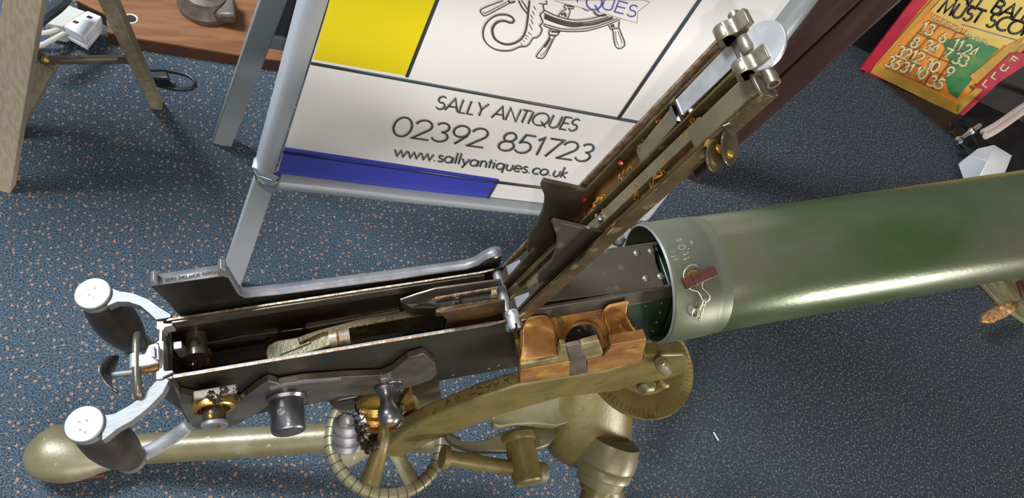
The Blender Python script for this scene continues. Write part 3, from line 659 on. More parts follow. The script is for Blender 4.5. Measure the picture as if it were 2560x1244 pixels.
# jacket and collar
mb = MB(); prof = [(.487, JR - .0006), (.489, JR - .0002), (.60, JR), (.98, JR), (1.16, JR), (1.17, JR - .004), (1.17, .02)]
mb.lathe((0, 0, JZ), X, prof, 96, caps=False); gk('water_jacket', mb, 'jacket')
mb = MB(); cr = JR + .0010
mb.lathe((0, 0, JZ), X, [(.50, cr - .006), (.434, cr - .0035), (.4325, cr - .0030), (.4320, cr - .0018), (.4335, cr - .0002), (.4345, cr), (.476, cr + .0003), (.4775, cr - .0004), (.482, cr - .0006), (.487, cr - .0006), (.492, cr - .0012)], 96, caps=False)
gk('jacket_collar', mb, 'collar')
mb = MB(); mb.lathe((0, 0, JZ), X, [(.4317, cr - .0030), (.4312, cr - .0021), (.4325, cr - .0010), (.4340, cr - .0002), (.4342, cr + .0001)], 96, caps=False); gk('collar_rim', mb, 'steel')
mb = MB(); mb.lathe((0, 0, JZ), X, [(.470, .0), (.470, cr - .004)], 64, caps=False); gk('jacket_bulkhead', mb, 'darkgreen')
# trunnion block (dark green) between feed block and collar
mb = MB(); sec = [(-.0262, -.004), (-.034, -.020), (-.040, -.045), (-.043, -.070), (-.030, -.088), (.030, -.088), (.043, -.06), (.034, -.02), (.0262, -.004)]
mb.prism([(.396, y, z) for y, z in sec], (.046, 0, 0)); gk('trunnion_block', mb, 'darkgreen', bevel=.002)
mb = MB(); mb.prism([(.442, y * 1.1, z * 1.06) for y, z in sec], (.03, 0, 0)); gk('trunnion_flange', mb, 'darkgreen', bevel=.002)
def sec_at(f):
    i = min(int(f), len(sec) - 2); k = f - i; return (sec[i][0] + (sec[i + 1][0] - sec[i][0]) * k, sec[i][1] + (sec[i + 1][1] - sec[i][1]) * k)
mb = MB()
for f in (.35, 1.0, 1.6, 2.2, 2.8):
    y, z = sec_at(f)
    for x in (.432, .415 if f < .5 else None):
        if x: mb.lathe((x, y + .0005, z), (0, -1, .25), [(0, .0022), (.001, .0020), (.0018, .0008)], 10)
gk('rivet', mb, 'side', label='small rivets on the dark green block', kind='stuff')
# serial marks on the collar
def collar3(s, t, h): # s along +x(metres), t around the collar towards viewer
    return cylp(-t / JR, s, cr + .0002 + h)
mb = MB()
def cmark(ch, px0, ux, uy, hgt, wd=.12):
    # centre pixel -> point on the cylinder by ray casting in gun space
    r = G @ ray(*px0); o = GC; a_ = r.y ** 2 + r.z ** 2; b_ = 2 * (o.y * r.y + (o.z - JZ) * r.z); c_ = o.y ** 2 + (o.z - JZ) ** 2 - cr ** 2
    t = (-b_ - math.sqrt(b_ * b_ - 4 * a_ * c_)) / (2 * a_); p = o + r * t; ang = math.atan2(p.y, p.z - JZ); s0_, t0_ = p.x, -ang * JR
    text(mb, ch, (s0_, t0_), (s0_ + ux * GL[ch][0] * hgt * .8, t0_ + uy * GL[ch][0] * hgt * .8), (s0_ - uy * -hgt * 1.0, t0_ - ux * hgt * 1.0), wd, .0, collar3)
for ch, p_ in (('6', (1690, 598)), ('O', (1694, 615)), ('1', (1706, 634)), ('1', (1707, 646))): cmark(ch, p_, .15, 1, .0065)
for ch, p_ in (('3', (1676, 628)), ('2', (1679, 640)), ('M', (1724, 604)), ('^', (1716, 622)), ('8', (1684, 648))): cmark(ch, p_, .15, 1, .0038)
gk('stamped_lettering', mb, 'engrave', solid=.0001)
# filler plug with chain
def oncyl(px, py, rad):
    r = G @ ray(px, py); o = GC; a_ = r.y ** 2 + r.z ** 2; b_ = 2 * (o.y * r.y + (o.z - JZ) * r.z); c_ = o.y ** 2 + (o.z - JZ) ** 2 - rad ** 2
    return o + r * ((-b_ - math.sqrt(max(0, b_ * b_ - 4 * a_ * c_))) / (2 * a_))
pc = oncyl(1736, 694, cr + .001); nr = V((0, pc.y, pc.z - JZ)).normalized()
pb = mb = MB(); mb.lathe(pc - nr * .003, nr, [(0, .0075), (.003, .0075), (.004, .0068), (.004, .005)], 28); plug = gk('filler_plug', mb, 'brass')
tn = X.cross(nr).normalized()
pa, pe = oncyl(1717, 706, cr + .008), oncyl(1786, 676, cr + .008)
mb = MB(); d = (pe - pa).normalized(); wv_ = d.cross(nr).normalized(); mb.obox((pa + pe) / 2 + d * .003, d * ((pe - pa).length / 2 - .003), wv_ * .0048, nr * .0042); mk('plug_key', mb, 'redbrown', plug, bevel=.0008)
mb = MB(); mb.obox(pa + d * .002 - nr * .001, d * .0045, wv_ * .0052, nr * .0028); mk('key_stem', mb, 'redbrown', plug, bevel=.0005)
def wirep(pts, r, rad, name, parent=None, m='wire'):
    P_ = smoothpath([oncyl(x, y, cr + rad + (k[0] if k else 0)) for x, y, *k in pts], 6); mb = MB(); mb.tube(P_, r, 8, upv=(1, 0, 0)); return mk(name, mb, m, parent or gun)
wirep([(1745, 664), (1728, 662), (1712, 676), (1709, 695), (1714, 712), (1730, 724), (1744, 728), (1752, 740), (1757, 749), (1768, 752), (1775, 742), (1768, 730), (1756, 718), (1757, 705), (1761, 694)], .0007, .004, 'wire_clip', plug)
wirep([(1764, 746), (1758, 752), (1755, 762), (1759, 765), (1764, 756), (1762, 748)], .0007, .003, 'chain_link', plug)
wirep([(1757, 760), (1750, 770), (1751, 782), (1756, 780), (1759, 768)], .0007, .003, 'chain_link', plug)
wirep([(1748, 773), (1737, 773), (1730, 783), (1733, 794), (1745, 800), (1751, 796), (1752, 780)], .0007, .003, 'chain_hook', plug)
mb = MB(); mb.blob(oncyl(1748, 797, cr + .003), .0016, 0); mk('chain_ball', mb, 'chrome', plug)
# front cover plate with rivets
zt = .010
cov = [gZ(1310, 772, zt), gZ(1340, 756, zt), gZ(1662, 716, zt), gZ(1652, 690, zt), gZ(1640, 655, zt), gZ(1632, 611, zt), gZ(1448, 636, zt), gZ(1300, 660, zt)]
mb = MB(); mb.prism([V((p.x, p.y, zt - .003)) for p in cov], (0, 0, .003)); fc = gk('front_cover', mb, 'blued', bevel=.0006)
yn = [gZ(1340, 756, zt), gZ(1662, 716, zt)]
mb = MB(); a, c_ = cov[0], cov[2]
mb.prism([(.296, -.0268, -.006), (.296, -.0235, .0060), (.305, -.0225, zt - .0008), (.443, c_.y - .0005, zt - .0008), (.443, -.0268, -.006)], (0, .003, 0)); mk('cover_side', mb, 'blued', fc, bevel=.0005)
mb = MB(); mb.prism([(.29, .0235, -.01), (.29, .0235, zt - .001), (.44, .0235, zt - .001), (.44, .0235, -.01)], (0, .003, 0)); mk('cover_side', mb, 'blued', fc)
for x, y in ((1592, 632), (1628, 627), (1615, 695), (1652, 690)):
    p = gZ(x, y, zt); mb = MB(); mb.lathe(p, Zz, [(-.001, .0038), (.0004, .0036), (.0016, .0022), (.0020, .0008)], 18); mk('rivet', mb, 'midsteel', fc)
# knurled screw behind the cover
p = gZ(1548, 604, -.004); mb = MB(); mb.lathe(p + Y * .004, Y, [(-.008, .003), (-.004, .0065), (.012, .0065), (.014, .005)], 28)
for k in range(20):
    q = 2 * math.pi * k / 20; mb.obox(p + Y * .008 + V((math.cos(q), 0, math.sin(q))) * .0065, V((-math.sin(q), 0, math.cos(q))) * .0004, Y * .0075, V((math.cos(q), 0, math.sin(q))) * .0005)
gk('knurled_screw', mb, 'steel')
# side plates
def side_poly(): return [(.002, 0), (-.004, -.012), (-.012, -.040), (-.002, -.112), (.012, -.128), (.30, -.128), (.44, -.10), (.44, -.006), (.300, -.006), (.288, .0035), (.280, .0030), (.268, 0)]
for y0 in (.0243, -.0265):
    mb = MB(); mb.prism([(x, y0, z) for x, z in side_poly()], (0, .0022, 0)); sp = gk('side_plate', mb, 'side' if y0 < 0 else 'inner', bevel=.0003)
    mb = MB(); mb.prism([(.004, y0 + .0002, 0), (.268, y0 + .0002, 0), (.281, y0 + .0002, .0032), (.281, y0 + .0002, .0038), (.267, y0 + .0002, .0008), (.004, y0 + .0002, .0008)], (0, .0018, 0)); mk('worn_top_edge', mb, 'edge', sp, label='rust-worn bright upper edge')
for y0 in (.0226, -.0242):
    mb = MB(); mb.prism([(.006, y0, -.012), (.006, y0, -.0008), (.272, y0, -.0008), (.272, y0, -.012)], (0, .0014, 0)); gk('inner_rail', mb, 'steel' if y0 < 0 else 'midsteel')
mb = MB(); mb.box((.0, -.0245, -.128), (.30, .0245, -.124)); gk('bottom_plate', mb, 'inner')
mb = MB(); mb.box((.30, -.0262, -.12), (.36, .0262, -.004)); gk('breech_block', mb, 'black')
# near side: lower bulge plate
def gp_poly(pts, y, mb=None): return [gY(px, py, y) for px, py in pts]
pts = [(430, 955), (452, 985), (530, 1000), (600, 1002), (652, 962), (672, 952), (700, 960), (760, 950), (860, 942), (955, 938), (985, 925), (1020, 895), (1060, 884), (1088, 908), (1092, 935), (1078, 950), (1000, 975), (910, 988), (850, 990), (800, 1006), (712, 1012), (672, 1012), (632, 1040), (590, 1062), (505, 1074), (480, 1066), (455, 1020)]
mb = MB(); mb.prism(gp_poly(pts, -.0345), (0, .0065, 0)); bulge = gk('fusee_side_plate', mb, 'midsteel', bevel=.0006)
pts = [(690, 972), (770, 958), (860, 949), (860, 942), (760, 947), (720, 950), (698, 958)]
# bright strip let into the plate's top
mb = MB(); mb.prism([gY(x, y, -.0352) for x, y in [(672, 968), (712, 958), (770, 952), (852, 945), (852, 950), (770, 958), (712, 965), (676, 976)]], (0, .006, 0)); mk('lever_edge', mb, 'steel', bulge, bevel=.0004)
mb = MB()
text(mb, 'K', (gY(760, 996, -.035).x, gY(760, 996, -.035).z), (gY(772, 992, -.035).x, gY(772, 992, -.035).z), (gY(762, 978, -.035).x, gY(762, 978, -.035).z), .12, 0, lambda s, t, h: V((s, -.0347, t)))
mk('stamped_lettering', mb, 'engravedark', bulge, solid=.0001)
for x, y in ((776, 1003), (508, 1000)):
    mb = MB(); mb.lathe(gY(x, y, -.034), -Y, [(0, .003), (.0012, .0028), (.0012, .0015)], 16); mk('screw', mb, 'dull', bulge)
for x, y in ((1010, 936), (1245, 912), (1222, 920), (1132, 936)):
    mb = MB(); mb.lathe(gY(x, y, -.0268), -Y, [(0, .0022), (.0008, .0020), (.0012, .001)], 12); mk('rivet', mb, 'dull', bulge)
# crank shaft end: brass bearing
pb_ = gY(533, 992, -.036)
mb = MB(); mb.lathe(pb_, -Y, [(-.002, .0155), (.004, .0168), (.010, .0168), (.0112, .0158), (.0112, .0130), (.006, .0130), (.006, .009)], 48); br = gk('crank_bearing', mb, 'brass')
mb = MB(); mb.lathe(pb_, -Y, [(.004, .0095), (.022, .0092), (.0222, .0088)], 32); mk('crank_shaft', mb, 'inner', br)
mb = MB(); mb.lathe(pb_, -Y, [(.0222, .0105), (.0250, .0105), (.0255, .0098), (.0255, .0048), (.0225, .0046)], 32, caps=False); mk('shaft_washer', mb, 'steel', br)
mb = MB(); mb.blob(pb_ - Y * .019 + V((-.001, 0, .0095)), .0026, 0); mk('oil_ball', mb, 'brass', br)
mb = MB(); mb.lathe(pb_, -Y, [(.0226, .0046), (.0232, .0044)], 20); mk('shaft_hole', mb, 'copper', br)
mb = MB(); mb.box((pb_.x - .012, -.042, pb_.z + .015), (pb_.x + .022, -.034, pb_.z + .018)); mk('bearing_bracket', mb, 'dull', br, bevel=.001)
mb = MB()
for k in range(8): mb.blob(pb_ + V((random.uniform(-.004, .026), random.uniform(-.010, -.002), random.uniform(.008, .020))), random.uniform(.0015, .004), 1.5)
mk('grease', mb, 'darkgrease', br, kind='stuff')
# steel roller cap
pr = gY(714, 992, -.036); mb = MB()
mb.lathe(pr, -Y, [(-.004, .0168), (.0015, .0172), (.003, .0160), (.004, .0150), (.0295, .0148), (.0315, .0138), (.0322, .0128)], 48); rl = gk('roller_cap', mb, 'gunmetal')
mb = MB(); mb.lathe(pr, -Y, [(.0322, .0105), (.0326, .0103)], 8); mk('end_mark', mb, 'midsteel', rl)
ps = pr - Y * .017 + V((-.003, 0, .0143)); nn_ = V((-.2, 0, 1)).normalized()
mb = MB(); mb.lathe(ps, nn_, [(-.002, .0040), (.0010, .0038), (.0016, .0028)], 20); scw = mk('screw', mb, 'steel', rl); mb = MB(); mb.obox(ps + nn_ * .0015, V((.0024, .0014, .0005)), V((-.0003, .0005, 0)), nn_ * .0003); mk('screw_slot', mb, 'black', rl)
# crank handle knob
pk = gY(962, 968, -.036); mb = MB()
mb.lathe(pk, -Y, [(-.002, .0100), (.001, .0104), (.005, .0078), (.011, .0062), (.016, .0066), (.020, .0092), (.025, .0106), (.030, .0106), (.0345, .0088), (.0365, .0062), (.0365, .0052)], 48); kn = gk('crank_knob', mb, 'gunmetal')
mb = MB(); mb.lathe(pk, -Y, [(.0362, .0055), (.0368, .0045)], 24); mk('knob_end', mb, 'copper', kn)
mb = MB(); mb.obox(pk + V((.000, .004, .012)), V((.0045, 0, 0)), V((0, .004, 0)), V((0, 0, .012))); mb.lathe(pk + V((.008, .003, 0)), -Y, [(0, .0105), (.003, .0105)], 24); mk('crank_arm', mb, 'gunmetal', kn, bevel=.001)
# rear end plate / crosspiece
q = lambda x, y: (240 + x / 4.146, 780 + y / 4.146)
ol = [(630, 100), (700, 96), (705, 120), (795, 118), (795, 138), (715, 158), (705, 185), (690, 190), (688, 300), (705, 304), (706, 600), (720, 612), (800, 604), (800, 626), (705, 664), (690, 690), (625, 700), (625, 620), (655, 606), (655, 480), (628, 476), (655, 460), (655, 325), (620, 320), (655, 300), (660, 185), (632, 178)]
mb = MB(); mb.prism([gZ(*q(*p), 0) + V((0, 0, -.012)) for p in ol], (0, 0, .013)); gk('rear_crosspiece', mb, 'bright', bevel=.0004)
mb = MB(); mb.prism([(-.003, -.0262, -.012), (.003, -.0262, -.012), (.003, .0262, -.012), (-.003, .0262, -.012)], (-.008, 0, -.112)); gk('rear_plate', mb, 'side', bevel=.0006)
# spade grips
q = lambda x, y: (60 + x / 2.06, 640 + y / 2.06)
arms = ([(425, 150), (455, 165), (490, 180), (560, 190), (640, 222), (700, 265), (757, 300), (757, 316), (680, 328), (640, 290), (600, 257), (540, 237), (480, 236), (430, 258)],
        [(405, 808), (425, 816), (462, 812), (540, 770), (620, 715), (668, 655), (692, 634), (757, 626), (740, 655), (715, 705), (640, 782), (560, 845), (480, 890), (425, 935), (402, 950)])
lows = ([(430, 1085), (500, 1060), (560, 1015)], )
for i, (cx_, cy_) in enumerate(((231, 732), (210, 1058))):
    c0 = gZ(cx_, cy_, .0015); sp = 'upper' if i == 0 else 'lower'
    c0 = V((c0.x, c0.y, 0))
    mb = MB(); mb.lathe(c0, Zz, [(-.010, .0120), (-.0095, .0138), (-.0058, .0140), (-.0055, .0133), (-.0048, .0133), (-.0042, .0144), (.0008, .0144), (.0015, .0137)], 48)
    mb.prism([gZ(*q(*p), -.0015) + V((0, 0, -.0085)) for p in arms[i]], (0, 0, .009)); hd = gk('grip_bracket', mb, 'steel', bevel=.0006)
    mb = MB(); mb.lathe(c0 + Zz * .0014, Zz, [(0, .0136), (.0004, .0132)], 40); mk('grip_cap', mb, 'bright', hd)
    mb = MB()
    for ch, dx, dy in (('M', -.004, .003), ('A', .001, .003), ('F', -.003, -.003), ('M', .0, -.006)):
        text(mb, ch, (c0.x + dx, c0.y + dy), (c0.x + dx + .0022, c0.y + dy), (c0.x + dx, c0.y + dy - .0022 if i else c0.y + dy + .0022), .14, .0020, lambda s, t, h: V((s, t, h)))
    mk('stamped_lettering', mb, 'engravedark', hd, solid=.0001)
    L_ = .099
    mb = MB(); mb.lathe(c0 - Zz * .010, -Zz, [(0, .0122), (.006, .0138), (.018, .0163), (.038, .0182), (.056, .0180), (.072, .0165), (.086, .0142), (L_, .0118)], 48); mk('wooden_grip', mb, 'grip', hd)
    mb = MB(); b0 = c0 - Zz * (.010 + L_); mb.lathe(b0 + Zz * .001, -Zz, [(0, .0128), (.007, .0130), (.009, .011)], 40)
    s_ = 1 if c0.y > 0 else -1
    path = smoothpath([b0 + V((0, 0, -.004)), b0 + V((.014, -s_ * .004, -.006)), b0 + V((.030, -s_ * .012, -.009)), b0 + V((.044, -s_ * .022, -.014)), V((-.006, s_ * .0262, -.118)), V((.004, s_ * .0262, -.112))], 6)
    mb.tube(path, [.0068] * len(path), 12, flat=.45, upv=(0, 0, 1)); mk('grip_lower_arm', mb, 'steel', hd, label='steel lower arm of the spade grip')
# trigger thumb piece, safety bar
mb = MB(); path = smoothpath([gZ(354, 860, -.030), gZ(344, 848, -.008), gZ(343, 838, .002), gZ(341, 870, .006), gZ(342, 930, .006), gZ(344, 970, .004), gZ(348, 990, -.002), gZ(356, 994, -.022)], 6)
mb.tube(path, .0033, 14, upv=(1, 0, 0)); sb_ = gk('safety_bar', mb, 'midsteel')
mb = MB(); cl = [(330, 888), (362, 884), (372, 862), (392, 856), (398, 862), (398, 893), (390, 898), (396, 904), (372, 912), (360, 914), (334, 918)]
mb.prism([gZ(x, y, .008) + V((0, 0, -.004)) for x, y in cl], (0, 0, .0045)); mk('safety_catch', mb, 'bright', sb_, bevel=.0008)
mb = MB(); mb.prism([gZ(x, y, .0095) for x, y in [(380, 868), (388, 866), (390, 892), (380, 895)]], (0, 0, .002)); mk('catch_finger', mb, 'steel', sb_, bevel=.0004)
mb = MB(); mb.lathe(gZ(341, 903, .0045), -Y, [(-.006, .0050), (.006, .0050)], 24); mk('catch_sleeve', mb, 'bright', sb_, bevel=.0004)
mb = MB(); mb.lathe(gZ(378, 920, -.004), X, [(-.008, .003), (.006, .003)], 16); mk('catch_pin', mb, 'copper', sb_)
# thumb trigger: crescent plate with rod
tp0 = gZ(281, 936, -.012); tp1 = gZ(392, 922, -.012)
mb = MB(); mb.tube([tp0, tp1], .0024, 14); tr = gk('trigger_rod', mb, 'steel')
rows = []
for k in range(13):
    f = k / 12; y = tp0.y + .0155 * (1 - 2 * f); wid = .0145 * math.sqrt(max(.03, 1 - (2 * f - 1) ** 2)); dx = -.0045 + .009 * ((2 * f - 1) ** 2) 
    rows.append([V((tp0.x + dx - .001 * abs(a_) , y, tp0.z - a_ * wid * 1.0)) for a_ in (-1, -.5, 0, .5, 1)])
mk('thumb_piece', MB().loft(rows), 'gunmetal', tr, solid=.0016)
# left sight dial bracket (beyond the far side plate)
q = lambda x, y: (360 + x / 2.592, 620 + y / 2.592)
yb = .0300
top_ = [(377, 716), (558, 689), (572, 694), (588, 722), (598, 738), (612, 745), (700, 736), (1000, 697), (1165, 674), (1195, 664), (1215, 650), (1235, 641), (1256, 640)]
poly = [gY(x, y, yb) for x, y in top_]; end_ = poly[-1]
poly += [V((end_.x, yb, -.03)), V((.07, yb, -.03)), V((.03, yb, -.03)), V((.012, yb, -.014))]
mb = MB(); mb.prism(poly, (0, .0100, 0)); sbk = gk('sight_bracket', mb, 'black', bevel=.0012)
mb = MB(); tp = [gY(x, y, yb) + V((0, .0002, .0001)) for x, y in top_]; rows = [tp, [p + V((0, .0097, 0)) for p in tp]]; mb.loft(rows); mk('bracket_top_edge', mb, 'greyedge', sbk, solid=.0006, label='grey upper edge of the bracket')
a = gY(377, 716, yb)
mb = MB(); mb.prism([gY(x, y, yb) for x, y in [(377, 716), (378, 706), (384, 702), (392, 704), (396, 712)]], (0, .0095, 0)); mk('bracket_hook', mb, 'greyedge', sbk, bevel=.0008)
mb = MB(); mb.prism([gY(x, y, yb) for x, y in [(546, 690), (546, 676), (552, 671), (564, 674), (572, 694)]], (0, .0095, 0)); mk('bracket_hook', mb, 'greyedge', sbk, bevel=.0008)
mb = MB(); p0, p1 = gY(545, 690, yb), gY(405, 712, yb)
text(mb, 'VICKERS SIGHT DIAL MARK I', (p0.x, p0.y + .0050), (p1.x, p1.y + .0050), (p0.x, p0.y + .0020), .13, 0, lambda s, t, h: V((s, t, p0.z + (p1.z - p0.z) * (s - p0.x) / (p1.x - p0.x) + .0007)))
mk('stamped_lettering', mb, 'engravedark', sbk, solid=.0001)
mb = MB(); mb.lathe(gY(1238, 632, .035), V((-.2, 0, 1)), [(-.002, .006), (.002, .006), (.003, .004)], 24); mk('pivot_screw', mb, 'gunmetal', sbk)
# ---- lock and crank inside the receiver
mb = MB(); mb.prism([gY(x, y, .008) for x, y in [(1000, 751), (1040, 737), (1090, 722), (1252, 700), (1256, 714), (1090, 742), (1060, 760), (1012, 760)]], (0, .002, 0)); lk = gk('extractor', mb, 'midsteel', bevel=.0005)
mb = MB(); mb.prism([gZ(x, y, -.010) for x, y in [(1000, 752), (1042, 742), (1090, 737), (1250, 718), (1256, 748), (1110, 768), (1030, 769)]], (0, 0, -.030)); mk('extractor_body', mb, 'side', lk, bevel=.0005)
for pp2 in ([(1082, 741), (1086, 736), (1094, 734), (1250, 711), (1254, 719), (1096, 746), (1086, 748)], [(1088, 775), (1092, 769), (1102, 765), (1258, 741), (1262, 750), (1106, 776), (1093, 781)]):
    mb = MB(); mb.prism([gZ(x, y, -.005) for x, y in pp2], (0, 0, -.012)); mk('guide_bar', mb, 'edge', lk, bevel=.0012)
mb = MB(); mb.prism([gZ(x, y, -.0055) for x, y in [(1228, 724), (1256, 719), (1260, 740), (1232, 744)]], (0, 0, -.01)); mk('guide_block', mb, 'olivebrass', lk, bevel=.0005)
mb = MB(); mb.lathe(gZ(1143, 752, -.0095), Zz, [(-.002, .0035), (.002, .0035), (.004, .002)], 18); mk('guide_stud', mb, 'chrome', lk)
mb = MB(); mb.prism([gY(x, y, -.0165) for x, y in [(1100, 782), (1262, 751), (1264, 792), (1180, 812), (1112, 822), (1118, 800)]], (0, .0015, 0)); mk('lock_cheek', mb, 'brownsteel', lk)
mb = MB(); mb.prism([gZ(x, y, -.026) for x, y in [(742, 842), (800, 822), (900, 796), (1040, 770), (1082, 766), (1094, 782), (900, 815), (800, 833), (748, 858)]], (0, 0, -.03)); mk('connecting_bar', mb, 'oldsteel', lk, bevel=.0008)
mb = MB(); mb.prism([gZ(x, y, -.030) for x, y in [(664, 880), (668, 862), (690, 850), (740, 842), (828, 828), (830, 862), (770, 882), (700, 905), (670, 905)]], (0, 0, -.014)); rod = gk('crank_rod', mb, 'paleband', bevel=.0012)
mb = MB(); mb.prism([gZ(x, y, -.0285) for x, y in [(700, 868), (776, 852), (776, 856), (700, 886)]], (0, 0, -.004)); mk('crank_rod_flat', mb, 'paleband', rod, bevel=.0003)
p = gZ(852, 846, -.030); mb = MB(); mb.lathe(p + V((-.010, 0, 0)), X, [(0, .0085), (.007, .0090), (.008, .0080), (.009, .0090), (.018, .0085)], 28); mk('rod_socket', mb, 'edge', rod)
mb = MB(); mb.prism([gY(x, y, .020) for x, y in [(665, 856), (700, 832), (760, 824), (800, 834), (850, 838), (850, 870), (665, 880)]], (0, .004, 0)); mk('inner_cam', mb, 'inner', rod, bevel=.002)
# far wall lower rail lines
mb = MB(); mb.prism([gY(x, y, .022) for x, y in [(505, 862), (574, 850), (600, 843), (740, 826), (1000, 778), (1180, 742), (1180, 747), (1000, 785), (740, 833), (574, 856)]], (0, .002, 0)); gk('wall_rail', mb, 'midsteel')
mb = MB(); mb.box((.006, -.022, -.124), (.26, .022, -.075)); gk('lower_casing', mb, 'black')
# spring and trigger parts at the rear
for k in range(5):
    mb = MB(); pts = [gZ(418 + k * 4, 882, -.03) + V((0, .0055 * math.cos(t), .0055 * math.sin(t))) for t in [2 * math.pi * i / 16 for i in range(17)]]; mb.tube(pts, .0006, 6, upv=(1, 0, 0)); gk('spring_coil', mb, 'edge')
mb = MB(); mb.prism([gZ(x, y, -.014) for x, y in [(431, 854), (454, 851), (455, 869), (433, 873)]], (0, 0, -.02)); gk('trigger_bar_end', mb, 'bright', bevel=.0006)
mb = MB(); mb.lathe(gZ(487, 858, -.03), V((0, -1, 1)), [(-.01, .0055), (.002, .0050), (.005, .003)], 16); mb.lathe(gZ(487, 858, -.03) + V((0, 0, -.006)), Y, [(-.01, .009), (.012, .009)], 24); gk('hook_pin', mb, 'midsteel')
mb = MB()
for k in range(26): mb.blob(gZ(random.uniform(425, 520), random.uniform(870, 912), -.05), random.uniform(.0025, .006), 1.3)
gk('grease', mb, 'darkgrease', kind='stuff')
# ---- bronze feed block
fb = thing('tmp', 'x', 'x', (0, 0, 0)); bpy.data.objects.remove(fb)
slp, sln = V((0, -.0268, -.006)), V((0, -.90, .42)).normalized()
def gs(px, py, h=0): return gpl(px, py, slp + sln * h, sln)
arch = [(1408 + 0, 866)] + [(1460 + 52 * math.cos(t), 856 - 52 * math.sin(t) - 0) for t in [math.pi - math.pi * i / 14 for i in range(15)]]
arch = [(1408, 872), (1408, 850), (1416, 828), (1432, 813), (1455, 806), (1478, 808), (1494, 820), (1504, 840), (1508, 862)]
# face plate with arch notch: outline
face = [(1304, 795), (1316, 788), (1420, 774), (1574, 748), (1572, 762), (1500, 800), (1530, 862)] 
outline = [(1300, 800), (1345, 784), (1500, 761), (1574, 749), (1574, 790), (1580, 852), (1525, 866)] + arch[::-1] + [(1405, 900), (1392, 908), (1302, 900)]
mb = MB(); mb.prism([gs(*p) for p in outline], -sln * .004); blk = gk('feed_block', mb, 'copper', bevel=.0006)
def rowpx(pts, y): return [gY(px, py, y) for px, py in pts]
def loft_part(rows, m, name, parent, solid=.0012, **k):
    rr = [smoothpath(r, 4) for r in rows]
    cols = list(zip(*rr)); cc = [smoothpath(c_, 4) for c_ in cols]
    return mk(name, MB().loft(cc), m, parent, solid=solid, angle=60, **k)
# scoops (left and right belt guides): concave shells
loft_part([[gs(1318, 794, .003), gs(1345, 788, .0035), gs(1368, 790, .0035), gs(1384, 812, .0035)],
           [gs(1307, 822, .004), gs(1335, 812, .001), gs(1360, 815, .001), gs(1388, 835, .004)],
           [gY(1307, 858, -.046), gY(1335, 850, -.042), gY(1365, 850, -.042), gY(1391, 862, -.047)],
           [gY(1300, 905, -.058), gY(1335, 898, -.058), gY(1365, 892, -.058), gY(1393, 888, -.058)]], 'copper', 'belt_guide', blk)
loft_part([[gs(1508, 775, .004), gs(1522, 762, .004), gs(1545, 756, .004), gs(1572, 750, .004)],
           [gs(1512, 800, .003), gs(1530, 795, .0), gs(1548, 790, .0), gs(1566, 782, .004)],
           [gY(1522, 826, -.044), gY(1540, 820, -.040), gY(1560, 815, -.040), gY(1574, 806, -.044)],
           [gY(1526, 866, -.056), gY(1550, 858, -.056), gY(1580, 850, -.056), gY(1600, 842, -.056)]], 'copper', 'belt_guide', blk)
# raised rim round the guides and arch
def rim(pts, r, name, m='copper', h=.001):
    P_ = smoothpath([gs(x, y, h) if len(k) == 0 else gY(x, y, k[0]) for x, y, *k in pts], 5); mk(name, MB().tube(P_, r, 8, upv=(0, -1, 0)), m, blk)
rim([(1302, 800), (1330, 791), (1358, 788), (1376, 800), (1386, 830), (1393, 862), (1393, 888)], .0013, 'guide_rim')
rim([(1408, 872), (1408, 850), (1416, 828), (1432, 813), (1455, 806), (1478, 808), (1494, 820), (1506, 845), (1518, 862), (1522, 872)], .0022, 'arch_rim')
rim([(1508, 775), (1505, 792), (1514, 815), (1522, 840), (1522, 862)], .0013, 'guide_rim')
# dark steel slide seen inside the arch
mb = MB(); mb.prism([gs(x, y, .0004) for x, y in [(1409, 872), (1409, 850), (1417, 828), (1433, 814), (1455, 807), (1478, 809), (1493, 821), (1503, 840), (1507, 872)]], -sln * .006); sl = mk('feed_slide', mb, 'gunmetal', blk)
mb = MB()
for k in range(7): mb.obox(gs(1458, 845 + k * 3.2, .0005), V((.016, 0, 0)), sln * .0004, X.cross(sln) * .0003)
mk('slide_groove', mb, 'black', sl)
mb = MB(); mb.tube([gs(1448, 826, .0008), gs(1456, 845, .0012), gs(1459, 862, .0012)], .0012, 8); mk('feed_pawl', mb, 'midsteel', sl)
# lower table: olive top surfaces, brown steel strap, bronze lip
def tab(pts, y0, y1, m, name, t=.0025, **k):
    pass
yT = -.058
def low(pts, m, name, y=-.058, dy=.004, **k): return mk(name, MB().prism([gY(px, py, y) for px, py in pts], (0, dy, 0)), m, blk, bevel=.0006, **k)
low([(1300, 934), (1303, 925), (1425, 903), (1424, 938), (1300, 960)], 'copper', 'feed_lip')
low([(1302, 912), (1394, 893), (1402, 862), (1415, 862), (1425, 903), (1300, 932)], 'olivebrass', 'feed_table', y=-.0565, dy=.006)
low([(1416, 866), (1450, 858), (1466, 895), (1468, 932), (1425, 940), (1424, 900)], 'dull', 'steel_strap', y=-.0578, dy=.004, label='brown steel strap across the bronze lip')
low([(1452, 862), (1496, 850), (1508, 880), (1505, 892), (1470, 900), (1462, 895)], 'olivebrass', 'feed_table', y=-.0565, dy=.006)
low([(1468, 902), (1506, 893), (1522, 874), (1528, 868), (1612, 850), (1615, 855), (1604, 905), (1468, 932)], 'copper', 'feed_lip')
low([(1525, 868), (1528, 862), (1616, 846), (1615, 855), (1528, 872)], 'copper', 'feed_ledge', y=-.060, dy=.010)
mb = MB(); mb.prism([gY(1303, 912, -.052), gY(1600, 850, -.052), gY(1596, 895, -.052), gY(1303, 952, -.052)], (0, .03, 0)); mk('feed_body', mb, 'copper', blk)
mb = MB(); t3 = lambda s, t, h: slp + X * s + (X.cross(sln)).normalized() * t + sln * .0003
